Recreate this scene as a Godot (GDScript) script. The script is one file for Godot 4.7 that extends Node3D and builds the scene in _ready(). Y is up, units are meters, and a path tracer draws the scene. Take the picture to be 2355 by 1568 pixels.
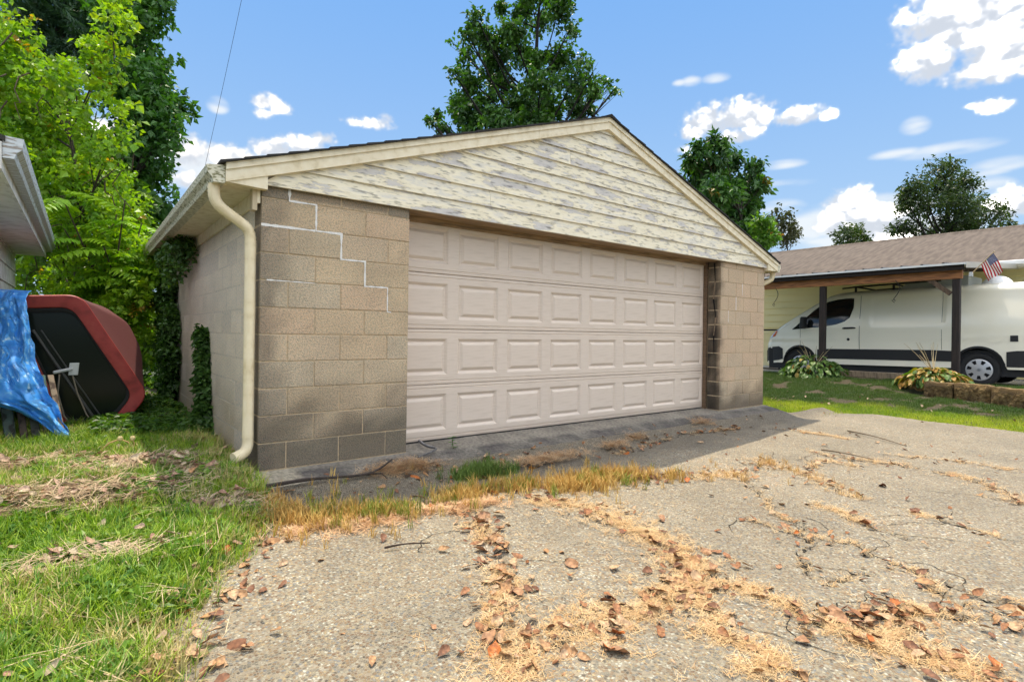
extends Node3D
# An old concrete-block garage with a raised-panel door, seen across a cracked pebble driveway.

const EYE := Vector3(-1.03, 1.042, 4.366)
const YAW := 37.87
const ROLL := 0.78
var rng := RandomNumberGenerator.new()
var nz := FastNoiseLite.new()
var nz2 := FastNoiseLite.new()
var M := {}


func _ready() -> void:
	rng.seed = 4711
	nz.seed = 5
	nz.frequency = 1.0
	nz.fractal_octaves = 4
	nz2.seed = 11
	nz2.frequency = 1.0
	nz2.fractal_octaves = 2
	var cam := Camera3D.new()
	cam.name = "camera"
	add_child(cam)
	cam.projection = Camera3D.PROJECTION_FRUSTUM
	var near := 0.05
	cam.set_frustum(2.0 * 784.0 / 1272.0 * near, Vector2(0, -15.5 / 1272.0 * near), near, 900.0)
	cam.position = EYE
	cam.rotation = Vector3(0, deg_to_rad(-YAW), deg_to_rad(ROLL))
	cam.current = true
	var sun := DirectionalLight3D.new()
	sun.name = "sun"
	add_child(sun)
	sun.light_energy = 0.6
	sun.light_color = Color(1.0, 0.95, 0.86)
	sun.light_angular_distance = 0.6
	sun.shadow_enabled = true
	sun.look_at_from_position(Vector3.ZERO, Vector3(-0.14, -1.0, 0.33), Vector3.FORWARD)
	var we := WorldEnvironment.new()
	we.name = "environment"
	var env := Environment.new()
	env.background_mode = Environment.BG_SKY
	env.tonemap_mode = Environment.TONE_MAPPER_LINEAR
	env.tonemap_exposure = 3.0
	env.sdfgi_enabled = true
	env.ssao_enabled = true
	env.ssil_enabled = true
	env.background_energy_multiplier = 1.0
	var sk := Sky.new()
	var pm := PanoramaSkyMaterial.new()
	pm.panorama = make_sky()
	sk.sky_material = pm
	env.sky = sk
	we.environment = env
	add_child(we)
	make_materials()
	build_ground()
	build_garage()
	build_left_building()
	build_house()
	build_carport()
	build_van()
	build_right_yard()
	build_trees()
	build_truck_cap()
	build_clutter()
	build_grass()
	build_leaves()


# ------------------------------------------------------------------ sky

const CLOUDS: Array[float] = [77.2,24.5,5.0,3.4, 79.8,22.0,3.7,3.1, 74.5,22.0,2.3,2.2, 79.9,20.4,5.0,1.5, 79.0,17.7,1.3,0.7, 77.6,18.1,0.7,0.3, 60.0,20.2,3.7,1.8, 57.0,20.2,2.4,1.7, 57.6,21.2,1.0,0.9, 55.6,19.4,1.6,1.1, 65.0,19.6,2.7,0.9, 67.5,19.3,1.0,0.5, 60.0,18.7,2.3,0.9, 55.0,17.9,1.2,0.5, 13.7,20.6,1.5,0.8, 14.7,20.3,1.3,0.7, 13.4,19.6,0.9,0.6, 23.0,20.0,2.7,0.6, 24.7,20.5,0.9,0.6, 7.3,15.6,2.0,1.8, 10.4,15.6,2.8,1.3, 14.8,16.7,2.7,1.4, 18.7,18.2,1.4,0.8, 17.1,17.4,2.4,1.0, 7.3,13.1,1.3,0.9, 70.1,12.7,1.0,0.9, 69.3,11.7,2.3,1.7, 70.7,10.1,4.5,2.2, 80.0,10.4,2.0,1.6, 56.1,10.3,4.1,1.2, 73.7,8.0,3.6,1.4, 84.5,23.0,5.0,5.0, 2.0,15.0,4.0,2.4, -4.0,13.5,4.0,2.6, 45.0,9.0,6.0,1.2, 30.0,10.0,5.0,1.4]
const CIRRUS: Array[float] = [55.5,23.7,1.20,0.54, 57.8,23.7,1.50,0.54, 54.5,23.7,0.90,0.36, 9.6,19.6,1.05,0.90, 73.8,17.3,1.20,0.90, 63.8,15.7,2.25,0.54, 79.2,13.4,2.25,0.72, 78.2,11.6,2.40,1.26, 63.8,11.9,2.25,0.90, 76.0,15.1,3.9,0.7, 72.5,15.4,2.2,0.5, 77.9,13.0,2.3,0.5, 62.0,14.0,5.0,0.5, 71.0,9.5,9.0,3.0, 10.0,14.0,8.0,2.6]

func make_sky() -> ImageTexture:
	var W := 3072
	var H := 1536
	var rows := H / 2 + 20
	var field := PackedFloat32Array()
	field.resize(W * rows)
	field.fill(-9.0)
	var low := PackedFloat32Array()
	low.resize(W * rows)
	var veil := PackedFloat32Array()
	veil.resize(W * rows)
	var blobs := CLOUDS.duplicate()
	var r := RandomNumberGenerator.new()
	r.seed = 77
	for k in 115:  # unseen clouds outside the view, added to fill the shaded front
		var a := r.randf_range(92.0, 348.0)
		var e := pow(r.randf(), 1.2) * 62.0 + 7.0
		var s := r.randf_range(4.0, 11.0) * (0.5 + e / 60.0)
		blobs.append_array([a, e, s, s * 0.42])
		blobs.append_array([a + s * r.randf_range(-0.8, 0.8), e + s * 0.2, s * 0.55, s * 0.36])
	for k in blobs.size() / 4:
		blob(field, low, W, rows, H, blobs[k * 4], blobs[k * 4 + 1], blobs[k * 4 + 2], blobs[k * 4 + 3])
	for k in CIRRUS.size() / 4:
		blob(veil, PackedFloat32Array(), W, rows, H, CIRRUS[k * 4], CIRRUS[k * 4 + 1], CIRRUS[k * 4 + 2], CIRRUS[k * 4 + 3])
	var fn := FastNoiseLite.new()
	fn.seed = 21
	fn.noise_type = FastNoiseLite.TYPE_SIMPLEX_SMOOTH
	fn.frequency = 20.0
	fn.fractal_octaves = 6
	fn.fractal_gain = 0.6
	var wn := FastNoiseLite.new()
	wn.seed = 9
	wn.frequency = 7.0
	wn.fractal_octaves = 5
	var out := PackedFloat32Array()
	out.resize(W * H * 3)
	for j in rows:
		var el := PI * 0.5 - (j + 0.5) / H * PI
		var t := clampf(sin(maxf(el, 0.0)), 0.0, 1.0)
		var g := pow(1.0 - t, 2.6)
		var base := Vector3(0.053, 0.139, 0.304).lerp(Vector3(0.205, 0.270, 0.320), g)
		var ce := cos(el)
		var se := sin(el)
		for i in W:
			var at := j * W + i
			var c := base
			var v := veil[at]
			var f := field[at]
			if f > -1.6 or v > 0.0:
				var az := (i + 0.5) / W * TAU
				var d := Vector3(sin(az) * ce, se, -cos(az) * ce)
				if v > 0.0:
					var w := wn.get_noise_3d(d.x, d.y * 5.0, d.z)
					c = c.lerp(Vector3(0.31, 0.325, 0.335), clampf(v * (0.62 + w * 1.3), 0.0, 0.85))
				if f > -1.6:
					var n := fn.get_noise_3d(d.x, d.y * 1.25, d.z)
					var n2 := wn.get_noise_3d(d.x * 9.0, d.y * 11.0, d.z * 9.0)
					var x := f * 0.72 + n * 0.70 + n2 * 0.55 + 0.24 * wn.get_noise_3d(d.x * 30.0, d.y * 34.0, d.z * 30.0) + 0.05
					var al := smoothstep(-0.14, 0.80, x)
					if al > 0.002:
						var up := fn.get_noise_3d(d.x + 0.012, d.y * 1.25 + 0.03, d.z)
						var sh := clampf(0.56 + low[at] * 0.75 + (n - up) * 1.1 + 0.20 * n + 0.15 * n2, 0.0, 1.0)
						var cc := Vector3(0.225, 0.242, 0.27).lerp(Vector3(2.6, 2.45, 2.25) * (1.0 + 0.84 * d.z), pow(sh, 3.2))  # clouds behind the camera made brighter to fill the shade
						cc = Vector3(0.265, 0.278, 0.296).lerp(cc, pow(al, 3.0))
						c = c.lerp(cc, al * 0.97)
			out[at * 3] = c.x
			out[at * 3 + 1] = c.y
			out[at * 3 + 2] = c.z
	for at in range(rows * W, H * W):
		out[at * 3] = 0.16
		out[at * 3 + 1] = 0.17
		out[at * 3 + 2] = 0.11
	return ImageTexture.create_from_image(Image.create_from_data(W, H, false, Image.FORMAT_RGBF, out.to_byte_array()))


func blob(field: PackedFloat32Array, low: PackedFloat32Array, W: int, rows: int, H: int, a: float, e: float, ra: float, re: float) -> void:
	var j0 := maxi(0, int((90.0 - e - re * 1.75) / 180.0 * H))
	var j1 := mini(rows - 1, int((90.0 - e + re * 1.4) / 180.0 * H))
	var i0 := int((a - ra * 1.7) / 360.0 * W)
	var i1 := int((a + ra * 1.7) / 360.0 * W)
	for j in range(j0, j1 + 1):
		var de := (90.0 - (j + 0.5) / H * 180.0 - e) / re
		if de < 0.0:
			de *= 1.35
		for i in range(i0, i1 + 1):
			var da := ((i + 0.5) / W * 360.0 - a) / ra
			var f := (1.0 - da * da - de * de) * (0.9 + 0.33 * minf(re, 3.0))
			var at := j * W + posmod(i, W)
			if f > field[at]:
				field[at] = f
				if not low.is_empty():
					low[at] = clampf(de * 0.9, -0.8, 0.6) if re > 0.85 else 0.35


# ------------------------------------------------------------------ mesh building

class MB:
	var v := PackedVector3Array()
	var n := PackedVector3Array()
	var t := PackedVector2Array()
	var c := PackedColorArray()

	func uvof(p: Vector3, m: Vector3) -> Vector2:
		var a := m.abs()
		if a.y >= a.x and a.y >= a.z:
			return Vector2(p.x, p.z)
		if a.x > a.z:
			return Vector2(p.z, -p.y)
		return Vector2(p.x, -p.y)

	func tri(a: Vector3, b: Vector3, d: Vector3, col := Color.WHITE) -> void:
		var m := (b - a).cross(d - a).normalized()
		v.append(a); v.append(d); v.append(b)
		for p in [a, d, b]:
			n.append(m)
			t.append(uvof(p, m))
			c.append(col)

	func quad(a: Vector3, b: Vector3, d: Vector3, e: Vector3, col := Color.WHITE) -> void:
		quadc(a, b, d, e, col, col, col, col)

	func quadc(a: Vector3, b: Vector3, d: Vector3, e: Vector3, ca: Color, cb: Color, cd: Color, ce: Color) -> void:
		var m := (b - a).cross(e - a)
		if m.length_squared() < 1e-14:
			m = (d - b).cross(e - b)
		m = m.normalized()
		v.append_array([a, d, b, a, e, d])
		c.append_array([ca, cd, cb, ca, ce, cd])
		for p in [a, d, b, a, e, d]:
			n.append(m)
			t.append(uvof(p, m))

	func face(a: Vector3, b: Vector3, d: Vector3, e: Vector3, col: Color, split: int) -> void:
		if split == 0:
			quad(a, b, d, e, col)
			return
		for i in 3:
			for j in 3:
				var p := func(x: int, y: int) -> Vector3: return a.lerp(b, x / 3.0).lerp(e.lerp(d, x / 3.0), y / 3.0)
				quad(p.call(i, j), p.call(i + 1, j), p.call(i + 1, j + 1), p.call(i, j + 1), col)

	func box(lo: Vector3, hi: Vector3, col := Color.WHITE, b := 0.0) -> void:
		frame(lo, Vector3(hi.x - lo.x, 0, 0), Vector3(0, hi.y - lo.y, 0), Vector3(0, 0, hi.z - lo.z), col, b)

	# a box from a corner and three edge vectors (right-handed), its edges chamfered by b
	func frame(o: Vector3, U: Vector3, V: Vector3, W: Vector3, col := Color.WHITE, b := 0.0, fine := 0) -> void:
		if U.cross(V).dot(W) < 0.0:
			o += U
			U = -U
		if b <= 0.0:
			quad(o, o + V, o + U + V, o + U, col)
			quad(o + W, o + W + U, o + W + U + V, o + W + V, col)
			quad(o, o + W, o + W + V, o + V, col)
			quad(o + U, o + U + V, o + U + V + W, o + U + W, col)
			quad(o, o + U, o + U + W, o + W, col)
			quad(o + V, o + V + W, o + V + U + W, o + V + U, col)
			return
		var u := U.normalized() * b
		var w := W.normalized() * b
		var q := V.normalized() * b
		var ax := [[U, u], [V, q], [W, w]]
		# corners: for each of the eight corners, three inset points
		var P := {}
		for i in 2:
			for j in 2:
				for k in 2:
					var p := o + U * i + V * j + W * k
					var su := u * (1 - 2 * i)
					var sv := q * (1 - 2 * j)
					var sw := w * (1 - 2 * k)
					P[[i, j, k, 0]] = p + sv + sw
					P[[i, j, k, 1]] = p + su + sw
					P[[i, j, k, 2]] = p + su + sv
					if (i + j + k) % 2 == 0:
						tri(P[[i, j, k, 0]], P[[i, j, k, 2]], P[[i, j, k, 1]], col)
					else:
						tri(P[[i, j, k, 0]], P[[i, j, k, 1]], P[[i, j, k, 2]], col)
		face(P[[0,0,0,2]], P[[0,1,0,2]], P[[1,1,0,2]], P[[1,0,0,2]], col, fine & 1)
		face(P[[0,0,1,2]], P[[1,0,1,2]], P[[1,1,1,2]], P[[0,1,1,2]], col, fine & 2)
		face(P[[0,0,0,0]], P[[0,0,1,0]], P[[0,1,1,0]], P[[0,1,0,0]], col, fine & 4)
		face(P[[1,0,0,0]], P[[1,1,0,0]], P[[1,1,1,0]], P[[1,0,1,0]], col, fine & 8)
		quad(P[[0,0,0,1]], P[[1,0,0,1]], P[[1,0,1,1]], P[[0,0,1,1]], col)
		quad(P[[0,1,0,1]], P[[0,1,1,1]], P[[1,1,1,1]], P[[1,1,0,1]], col)
		for k in 2:
			for j in 2:   # edges along U
				var e := [P[[0,j,k,1]], P[[1,j,k,1]], P[[1,j,k,2]], P[[0,j,k,2]]]
				if (j + k) % 2 == 1: e.reverse()
				quad(e[0], e[3], e[2], e[1], col)
			for i in 2:   # edges along V
				var e2 := [P[[i,0,k,0]], P[[i,1,k,0]], P[[i,1,k,2]], P[[i,0,k,2]]]
				if (i + k) % 2 == 1: e2.reverse()
				quad(e2[0], e2[1], e2[2], e2[3], col)
		for i in 2:
			for j in 2:   # edges along W
				var e3 := [P[[i,j,0,0]], P[[i,j,1,0]], P[[i,j,1,1]], P[[i,j,0,1]]]
				if (i + j) % 2 == 1: e3.reverse()
				quad(e3[0], e3[3], e3[2], e3[1], col)

	# a polygon (x, y), counter-clockwise seen from +z, extruded along z from z0 to z1 (z1 > z0)
	func prism(poly: PackedVector2Array, z0: float, z1: float, col := Color.WHITE, xf := Transform3D()) -> void:
		var idx := Geometry2D.triangulate_polygon(poly)
		var cw := Geometry2D.is_polygon_clockwise(poly)
		for k in idx.size() / 3:
			var p: Array[Vector2] = [poly[idx[k * 3]], poly[idx[k * 3 + 1]], poly[idx[k * 3 + 2]]]
			if (p[1] - p[0]).cross(p[2] - p[0]) < 0.0:
				p = [p[0], p[2], p[1]]
			tri(xf * Vector3(p[0].x, p[0].y, z1), xf * Vector3(p[1].x, p[1].y, z1), xf * Vector3(p[2].x, p[2].y, z1), col)
			tri(xf * Vector3(p[0].x, p[0].y, z0), xf * Vector3(p[2].x, p[2].y, z0), xf * Vector3(p[1].x, p[1].y, z0), col)
		var s := poly.size()
		for i in s:
			var a := poly[i]
			var b := poly[(i + 1) % s]
			if cw:
				var q := a
				a = b
				b = q
			quad(xf * Vector3(a.x, a.y, z0), xf * Vector3(b.x, b.y, z0), xf * Vector3(b.x, b.y, z1), xf * Vector3(a.x, a.y, z1), col)

	# a smooth sheet through rows of points; flip turns its face round
	func sheet(P: Array, cols: Array = [], flip := false, closed := false, uvs: Array = []) -> void:
		var R := P.size()
		var C: int = P[0].size()
		var N := []
		for i in R:
			var row := PackedVector3Array()
			row.resize(C)
			for j in C:
				var du: Vector3 = P[mini(i + 1, R - 1)][j] - P[maxi(i - 1, 0)][j]
				var jn := (j + 1) % C if closed else mini(j + 1, C - 1)
				var jp := (j - 1 + C) % C if closed else maxi(j - 1, 0)
				var dv: Vector3 = P[i][jn] - P[i][jp]
				var m := du.cross(dv).normalized()
				row[j] = -m if flip else m
			N.append(row)
		var last := C if closed else C - 1
		for i in R - 1:
			for j in last:
				var j2 := (j + 1) % C
				var ids := [[i, j], [i, j2], [i + 1, j2], [i, j], [i + 1, j2], [i + 1, j]]
				if flip:
					ids = [[i, j], [i + 1, j2], [i, j2], [i, j], [i + 1, j], [i + 1, j2]]
				# front faces run clockwise
				for q in ids:
					var p: Vector3 = P[q[0]][q[1]]
					var m: Vector3 = N[q[0]][q[1]]
					v.append(p)
					n.append(m)
					t.append(uvof(p, m) if uvs.is_empty() else uvs[q[0]][q[1]])
					c.append(cols[q[0]][q[1]] if not cols.is_empty() else Color.WHITE)

	func tube(pts: Array, rad: Array, sides := 8, col := Color.WHITE, caps := true) -> void:
		var rows := []
		var up := Vector3.UP
		for i in pts.size():
			var d: Vector3 = (pts[mini(i + 1, pts.size() - 1)] - pts[maxi(i - 1, 0)]).normalized()
			if i == 0 and absf(d.dot(up)) > 0.95:
				up = Vector3.RIGHT
			var s := d.cross(up).normalized()
			up = s.cross(d).normalized()
			var ring := PackedVector3Array()
			for k in sides:
				var a := TAU * k / sides
				ring.append(pts[i] + (s * cos(a) + up * sin(a)) * rad[i])
			rows.append(ring)
		var start := v.size()
		sheet(rows, [], false, true)
		for k in range(start, c.size()):
			c[k] = col
		if caps:
			var L := rows.size() - 1
			for k in sides:
				var k2 := (k + 1) % sides
				tri(pts[0], rows[0][k2], rows[0][k], col)
				tri(pts[L], rows[L][k], rows[L][k2], col)

	func mesh() -> ArrayMesh:
		var a := []
		a.resize(Mesh.ARRAY_MAX)
		a[Mesh.ARRAY_VERTEX] = v
		a[Mesh.ARRAY_NORMAL] = n
		a[Mesh.ARRAY_TEX_UV] = t
		a[Mesh.ARRAY_COLOR] = c
		var m := ArrayMesh.new()
		m.add_surface_from_arrays(Mesh.PRIMITIVE_TRIANGLES, a)
		return m


func obj(called: String, mb: MB, mat: Material, parent: Node = self) -> MeshInstance3D:
	return put(called, mb.mesh(), mat, parent)


func put(called: String, mesh: Mesh, mat: Material, parent: Node = self) -> MeshInstance3D:
	var o := MeshInstance3D.new()
	o.name = called
	o.mesh = mesh
	o.material_override = mat
	parent.add_child(o, true)
	return o


func tag(o: Node, label: String, category := "", group := "", kind := "") -> Node:
	if label: o.set_meta("label", label)
	if category: o.set_meta("category", category)
	if group: o.set_meta("group", group)
	if kind: o.set_meta("kind", kind)
	return o


func thing(called: String, label: String, category: String, at := Vector3.ZERO, group := "") -> Node3D:
	var o := Node3D.new()
	o.name = called
	o.position = at
	add_child(o, true)
	tag(o, label, category, group)
	return o


func many(called: String, mesh: Mesh, mat: Material, where: Array, cols: Array, parent: Node = self) -> MultiMeshInstance3D:
	var mm := MultiMesh.new()
	mm.transform_format = MultiMesh.TRANSFORM_3D
	mm.use_colors = true
	mm.mesh = mesh
	mm.instance_count = where.size()
	for i in where.size():
		mm.set_instance_transform(i, where[i])
		mm.set_instance_color(i, cols[i])
	var o := MultiMeshInstance3D.new()
	o.name = called
	o.multimesh = mm
	o.material_override = mat
	o.set_meta("kind", "stuff")
	parent.add_child(o, true)
	return o


# ------------------------------------------------------------------ materials

func lin(r: float, g: float, b: float) -> Color:
	return Color(r, g, b).linear_to_srgb()


func mat(col: Color, rough := 0.8, metal := 0.0, vc := false) -> StandardMaterial3D:
	var m := StandardMaterial3D.new()
	m.albedo_color = col
	m.roughness = rough
	m.metallic = metal
	m.vertex_color_use_as_albedo = vc
	return m


func ntex(type: int, freq: float, oct: int, size: int, seed_: int, stops: Array = [], cell := -1, as_normal := false) -> NoiseTexture2D:
	var f := FastNoiseLite.new()
	f.noise_type = type
	f.seed = seed_
	f.frequency = freq
	f.fractal_octaves = oct
	if oct > 8: f.fractal_gain = 0.64
	f.fractal_type = FastNoiseLite.FRACTAL_FBM if oct > 1 else FastNoiseLite.FRACTAL_NONE
	if cell >= 0:
		f.cellular_return_type = cell
		f.cellular_jitter = 1.0
	var t := NoiseTexture2D.new()
	t.width = size
	t.height = size
	t.seamless = true
	t.seamless_blend_skirt = 0.08
	t.noise = f
	if not stops.is_empty():
		var g := Gradient.new()
		var off := PackedFloat32Array()
		var cl := PackedColorArray()
		for s in stops:
			off.append(s[0])
			cl.append(s[1])
		g.offsets = off
		g.colors = cl
		t.color_ramp = g
	return t


func grey(x: float) -> Color:
	return Color(x, x, x)


func rough_relief(m: StandardMaterial3D, tex: Texture2D, cm: float) -> void:
	m.heightmap_enabled = true
	m.heightmap_texture = tex
	m.heightmap_scale = cm


func over(m: StandardMaterial3D, tex: Texture2D, mask: Texture2D, mode := BaseMaterial3D.BLEND_MODE_MIX) -> void:
	m.detail_enabled = true
	m.detail_albedo = tex
	m.detail_mask = mask
	m.detail_blend_mode = mode
	m.detail_uv_layer = BaseMaterial3D.DETAIL_UV_1


func leaf_mat(back: Color, rough := 0.45) -> StandardMaterial3D:
	var m := mat(Color.WHITE, rough, 0.0, true)
	m.backlight_enabled = true
	m.backlight = back
	m.cull_mode = BaseMaterial3D.CULL_DISABLED
	return m


func flat_tex(col: Color) -> ImageTexture:
	var im := Image.create(4, 4, false, Image.FORMAT_RGBA8)
	im.fill(col)
	return ImageTexture.create_from_image(im)


func make_materials() -> void:
	var S := FastNoiseLite.TYPE_SIMPLEX_SMOOTH
	var CE := FastNoiseLite.TYPE_CELLULAR
	# exposed-aggregate driveway: a pebble colour for every cell, cement between
	var pal := []
	var shades := [Color(0.62, 0.52, 0.38), Color(0.50, 0.47, 0.42), Color(0.47, 0.34, 0.23), Color(0.72, 0.68, 0.60), Color(0.46, 0.47, 0.49), Color(0.56, 0.44, 0.31), Color(0.33, 0.29, 0.25), Color(0.66, 0.60, 0.50), Color(0.52, 0.42, 0.31), Color(0.72, 0.62, 0.46), Color(0.42, 0.40, 0.36), Color(0.80, 0.77, 0.71)]
	for k in 24:
		var col: Color = shades[(k * 7) % 12]
		col = col.lerp(Color(0.54, 0.53, 0.48), 0.10)
		pal.append([k / 24.0, col])
		pal.append([(k + 0.97) / 24.0, col])
	var pebbles := ntex(CE, 0.078, 1, 1400, 3, pal, FastNoiseLite.RETURN_CELL_VALUE)
	var gaps := ntex(CE, 0.078, 1, 1400, 3, [[0.0, grey(0.9)], [0.16, grey(0.75)], [0.34, grey(0.12)], [1.0, grey(0.0)]], FastNoiseLite.RETURN_DISTANCE2_SUB)
	var bumps := ntex(CE, 0.078, 1, 1400, 3, [[0.0, grey(0.0)], [0.25, grey(0.55)], [0.6, grey(0.95)], [1.0, grey(1.0)]], FastNoiseLite.RETURN_DISTANCE2_SUB)
	M.drive = mat(Color.WHITE, 0.78, 0.0, true)
	M.drive.albedo_texture = pebbles
	M.drive.uv1_scale = Vector3(0.74, 0.74, 1)
	over(M.drive, flat_tex(Color(0.535, 0.495, 0.42)), gaps)
	rough_relief(M.drive, bumps, 0.42)
	# smoother old concrete
	M.concrete = mat(Color.WHITE, 0.9, 0.0, true)
	M.concrete.albedo_texture = ntex(S, 0.02, 6, 1024, 8, [[0.2, grey(0.78)], [0.5, grey(0.92)], [0.8, grey(1.0)]])
	rough_relief(M.concrete, ntex(S, 0.08, 5, 512, 9), 0.5)
	# concrete block: fine speckle, pits and pale grit
	M.block = mat(Color.WHITE, 0.92, 0.0, true)
	M.block.albedo_texture = ntex(S, 0.028, 6, 1024, 12, [[0.12, Color(0.80, 0.79, 0.77)], [0.36, Color(0.90, 0.90, 0.89)], [0.5, Color(0.95, 0.93, 0.92)], [0.66, Color(0.98, 0.92, 0.87)], [0.85, Color(1.0, 1.0, 1.0)]])
	M.block.uv1_scale = Vector3(1.6, 1.6, 1)
	over(M.block, ntex(S, 0.05, 3, 1024, 31, [[0.0, grey(0.40)], [0.13, grey(0.50)], [0.20, grey(0.95)], [0.74, grey(1.0)], [1.0, grey(1.0)]]), null, BaseMaterial3D.BLEND_MODE_MUL)
	rough_relief(M.block, ntex(S, 0.05, 6, 1024, 13), 0.7)
	M.mortar = mat(Color.WHITE, 0.95, 0.0, true)
	M.mortar.albedo_texture = M.block.albedo_texture
	M.caulk = mat(lin(0.72, 0.70, 0.66), 0.8)
	rough_relief(M.caulk, M.block.heightmap_texture, 0.3)
	# peeling cream paint over grey weathered boards
	M.peel = mat(Color.WHITE, 0.82, 0.0, true)
	M.peel.albedo_texture = ntex(S, 0.0030, 9, 2048, 40, [[0.0, Color(0.66, 0.64, 0.62)], [0.20, Color(0.74, 0.72, 0.70)], [0.30, Color(0.79, 0.77, 0.74)], [0.385, Color(0.78, 0.76, 0.73)], [0.395, Color(0.72, 0.68, 0.60)], [0.41, Color(0.88, 0.84, 0.73)], [0.60, Color(0.92, 0.885, 0.785)], [0.68, Color(0.88, 0.85, 0.77)], [0.74, Color(0.83, 0.81, 0.76)], [0.80, Color(0.89, 0.86, 0.78)], [1.0, Color(0.87, 0.83, 0.74)]])
	M.peel.uv1_scale = Vector3(0.17, 0.8, 1)
	over(M.peel, ntex(S, 0.03, 6, 1024, 41, [[0.0, grey(0.55)], [0.26, grey(0.82)], [0.36, grey(0.98)], [1.0, grey(1.0)]]), null, BaseMaterial3D.BLEND_MODE_MUL)
	rough_relief(M.peel, ntex(S, 0.0030, 9, 2048, 40, [[0.0, grey(0.0)], [0.42, grey(0.1)], [0.46, grey(0.8)], [1.0, grey(1.0)]]), 0.12)
	M.cream = mat(Color.WHITE, 0.6, 0.0, true)
	M.cream.albedo_texture = ntex(S, 0.008, 5, 1024, 44, [[0.0, Color(0.80, 0.74, 0.60)], [0.4, Color(0.88, 0.83, 0.71)], [1.0, Color(0.92, 0.88, 0.78)]])
	# trim with algae and grime
	M.gutter = mat(Color.WHITE, 0.45, 0.0, true)
	M.gutter.albedo_texture = ntex(S, 0.02, 5, 1024, 46, [[0.0, Color(0.40, 0.39, 0.25)], [0.33, Color(0.52, 0.50, 0.36)], [0.42, Color(0.78, 0.76, 0.66)], [1.0, Color(0.87, 0.85, 0.78)]])
	M.gutter.uv1_scale = Vector3(1.0, 2.2, 1)
	M.door = mat(lin(0.66, 0.555, 0.46), 0.42, 0.0, true)
	M.door.albedo_texture = ntex(S, 0.006, 6, 1024, 47, [[0.15, Color(0.955, 0.95, 0.94)], [0.45, Color(0.985, 0.985, 0.98)], [1.0, grey(1.0)]])
	rough_relief(M.door, ntex(S, 0.05, 3, 512, 48), 0.03)
	M.door.uv1_scale = Vector3(0.6, 6, 1)
	M.wood_trim = mat(Color.WHITE, 0.7, 0.0, true)
	M.wood_trim.albedo_texture = ntex(S, 0.01, 5, 512, 50, [[0.0, grey(0.6)], [0.5, grey(0.85)], [1.0, grey(1.0)]])
	M.wood_trim.uv1_scale = Vector3(0.5, 6, 1)
	M.shingle = mat(Color.WHITE, 0.95, 0.0, true)
	M.shingle.albedo_texture = ntex(S, 0.16, 3, 512, 52, [[0.0, grey(0.6)], [1.0, grey(1.0)]])
	M.shingle.uv1_scale = Vector3(2, 2, 1)
	M.house_roof = mat(Color.WHITE, 0.95)
	M.house_roof.albedo_texture = ntex(S, 0.011, 6, 1024, 54, [[0.0, Color(0.30, 0.26, 0.225)], [0.5, Color(0.37, 0.325, 0.285)], [1.0, Color(0.43, 0.385, 0.34)]])
	M.house_roof.uv1_scale = Vector3(0.12, 0.5, 1)
	rough_relief(M.house_roof, ntex(CE, 0.05, 1, 1024, 55, [], FastNoiseLite.RETURN_CELL_VALUE), 0.15)
	M.siding = mat(lin(0.82, 0.75, 0.40), 0.55)
	M.white = mat(lin(0.74, 0.74, 0.72), 0.5)
	M.white_siding = mat(Color.WHITE, 0.6)
	M.white_siding.albedo_texture = ntex(S, 0.01, 5, 512, 57, [[0.0, Color(0.74, 0.73, 0.70)], [0.5, Color(0.88, 0.88, 0.86)], [1.0, Color(0.92, 0.92, 0.91)]])
	M.dark_wood = mat(Color.WHITE, 0.75, 0.0, true)
	M.dark_wood.albedo_texture = M.wood_trim.albedo_texture
	M.dark_wood.uv1_scale = Vector3(4, 0.5, 1)
	M.metal = mat(lin(0.62, 0.61, 0.58), 0.35, 0.6)
	M.dark_metal = mat(lin(0.03, 0.028, 0.026), 0.5, 0.3)
	M.van = mat(lin(0.90, 0.85, 0.69), 0.22)
	M.van.clearcoat_enabled = true
	M.van.clearcoat = 0.6
	M.van.clearcoat_roughness = 0.12
	M.black_plastic = mat(lin(0.012, 0.012, 0.013), 0.6)
	M.rubber = mat(lin(0.015, 0.015, 0.015), 0.85)
	M.dark_glass = mat(lin(0.010, 0.012, 0.012), 0.06)
	M.dark_glass.metallic_specular = 0.6
	M.lamp_glass = mat(lin(0.55, 0.58, 0.62), 0.1, 0.5)
	M.amber = mat(lin(0.65, 0.13, 0.02), 0.25)
	M.hub = mat(lin(0.55, 0.55, 0.55), 0.35, 0.5)
	M.red_paint = mat(Color.WHITE, 0.5, 0.0, true)
	M.red_paint.albedo_texture = ntex(S, 0.012, 5, 512, 60, [[0.0, Color(0.50, 0.17, 0.15)], [0.5, Color(0.64, 0.22, 0.20)], [1.0, Color(0.67, 0.27, 0.23)]])
	M.chrome_strip = mat(lin(0.10, 0.10, 0.095), 0.4, 0.3)
	M.red_dark = mat(lin(0.11, 0.027, 0.027), 0.6)
	M.tarp = mat(Color.WHITE, 0.42, 0.0, true)
	M.tarp.albedo_texture = ntex(S, 0.012, 5, 1024, 62, [[0.0, Color(0.22, 0.55, 0.92)], [0.55, Color(0.28, 0.63, 0.96)], [0.72, Color(0.40, 0.72, 0.97)], [0.84, Color(0.75, 0.87, 0.97)], [1.0, Color(0.34, 0.68, 0.96)]])
	rough_relief(M.tarp, ntex(S, 0.012, 3, 512, 63), 0.8)
	M.post_paint = mat(Color.WHITE, 0.7, 0.0, true)
	M.post_paint.albedo_texture = ntex(S, 0.02, 5, 512, 65, [[0.0, Color(0.35, 0.22, 0.16)], [0.36, Color(0.5, 0.45, 0.4)], [0.45, grey(0.85)], [1.0, grey(1.0)]])
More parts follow.
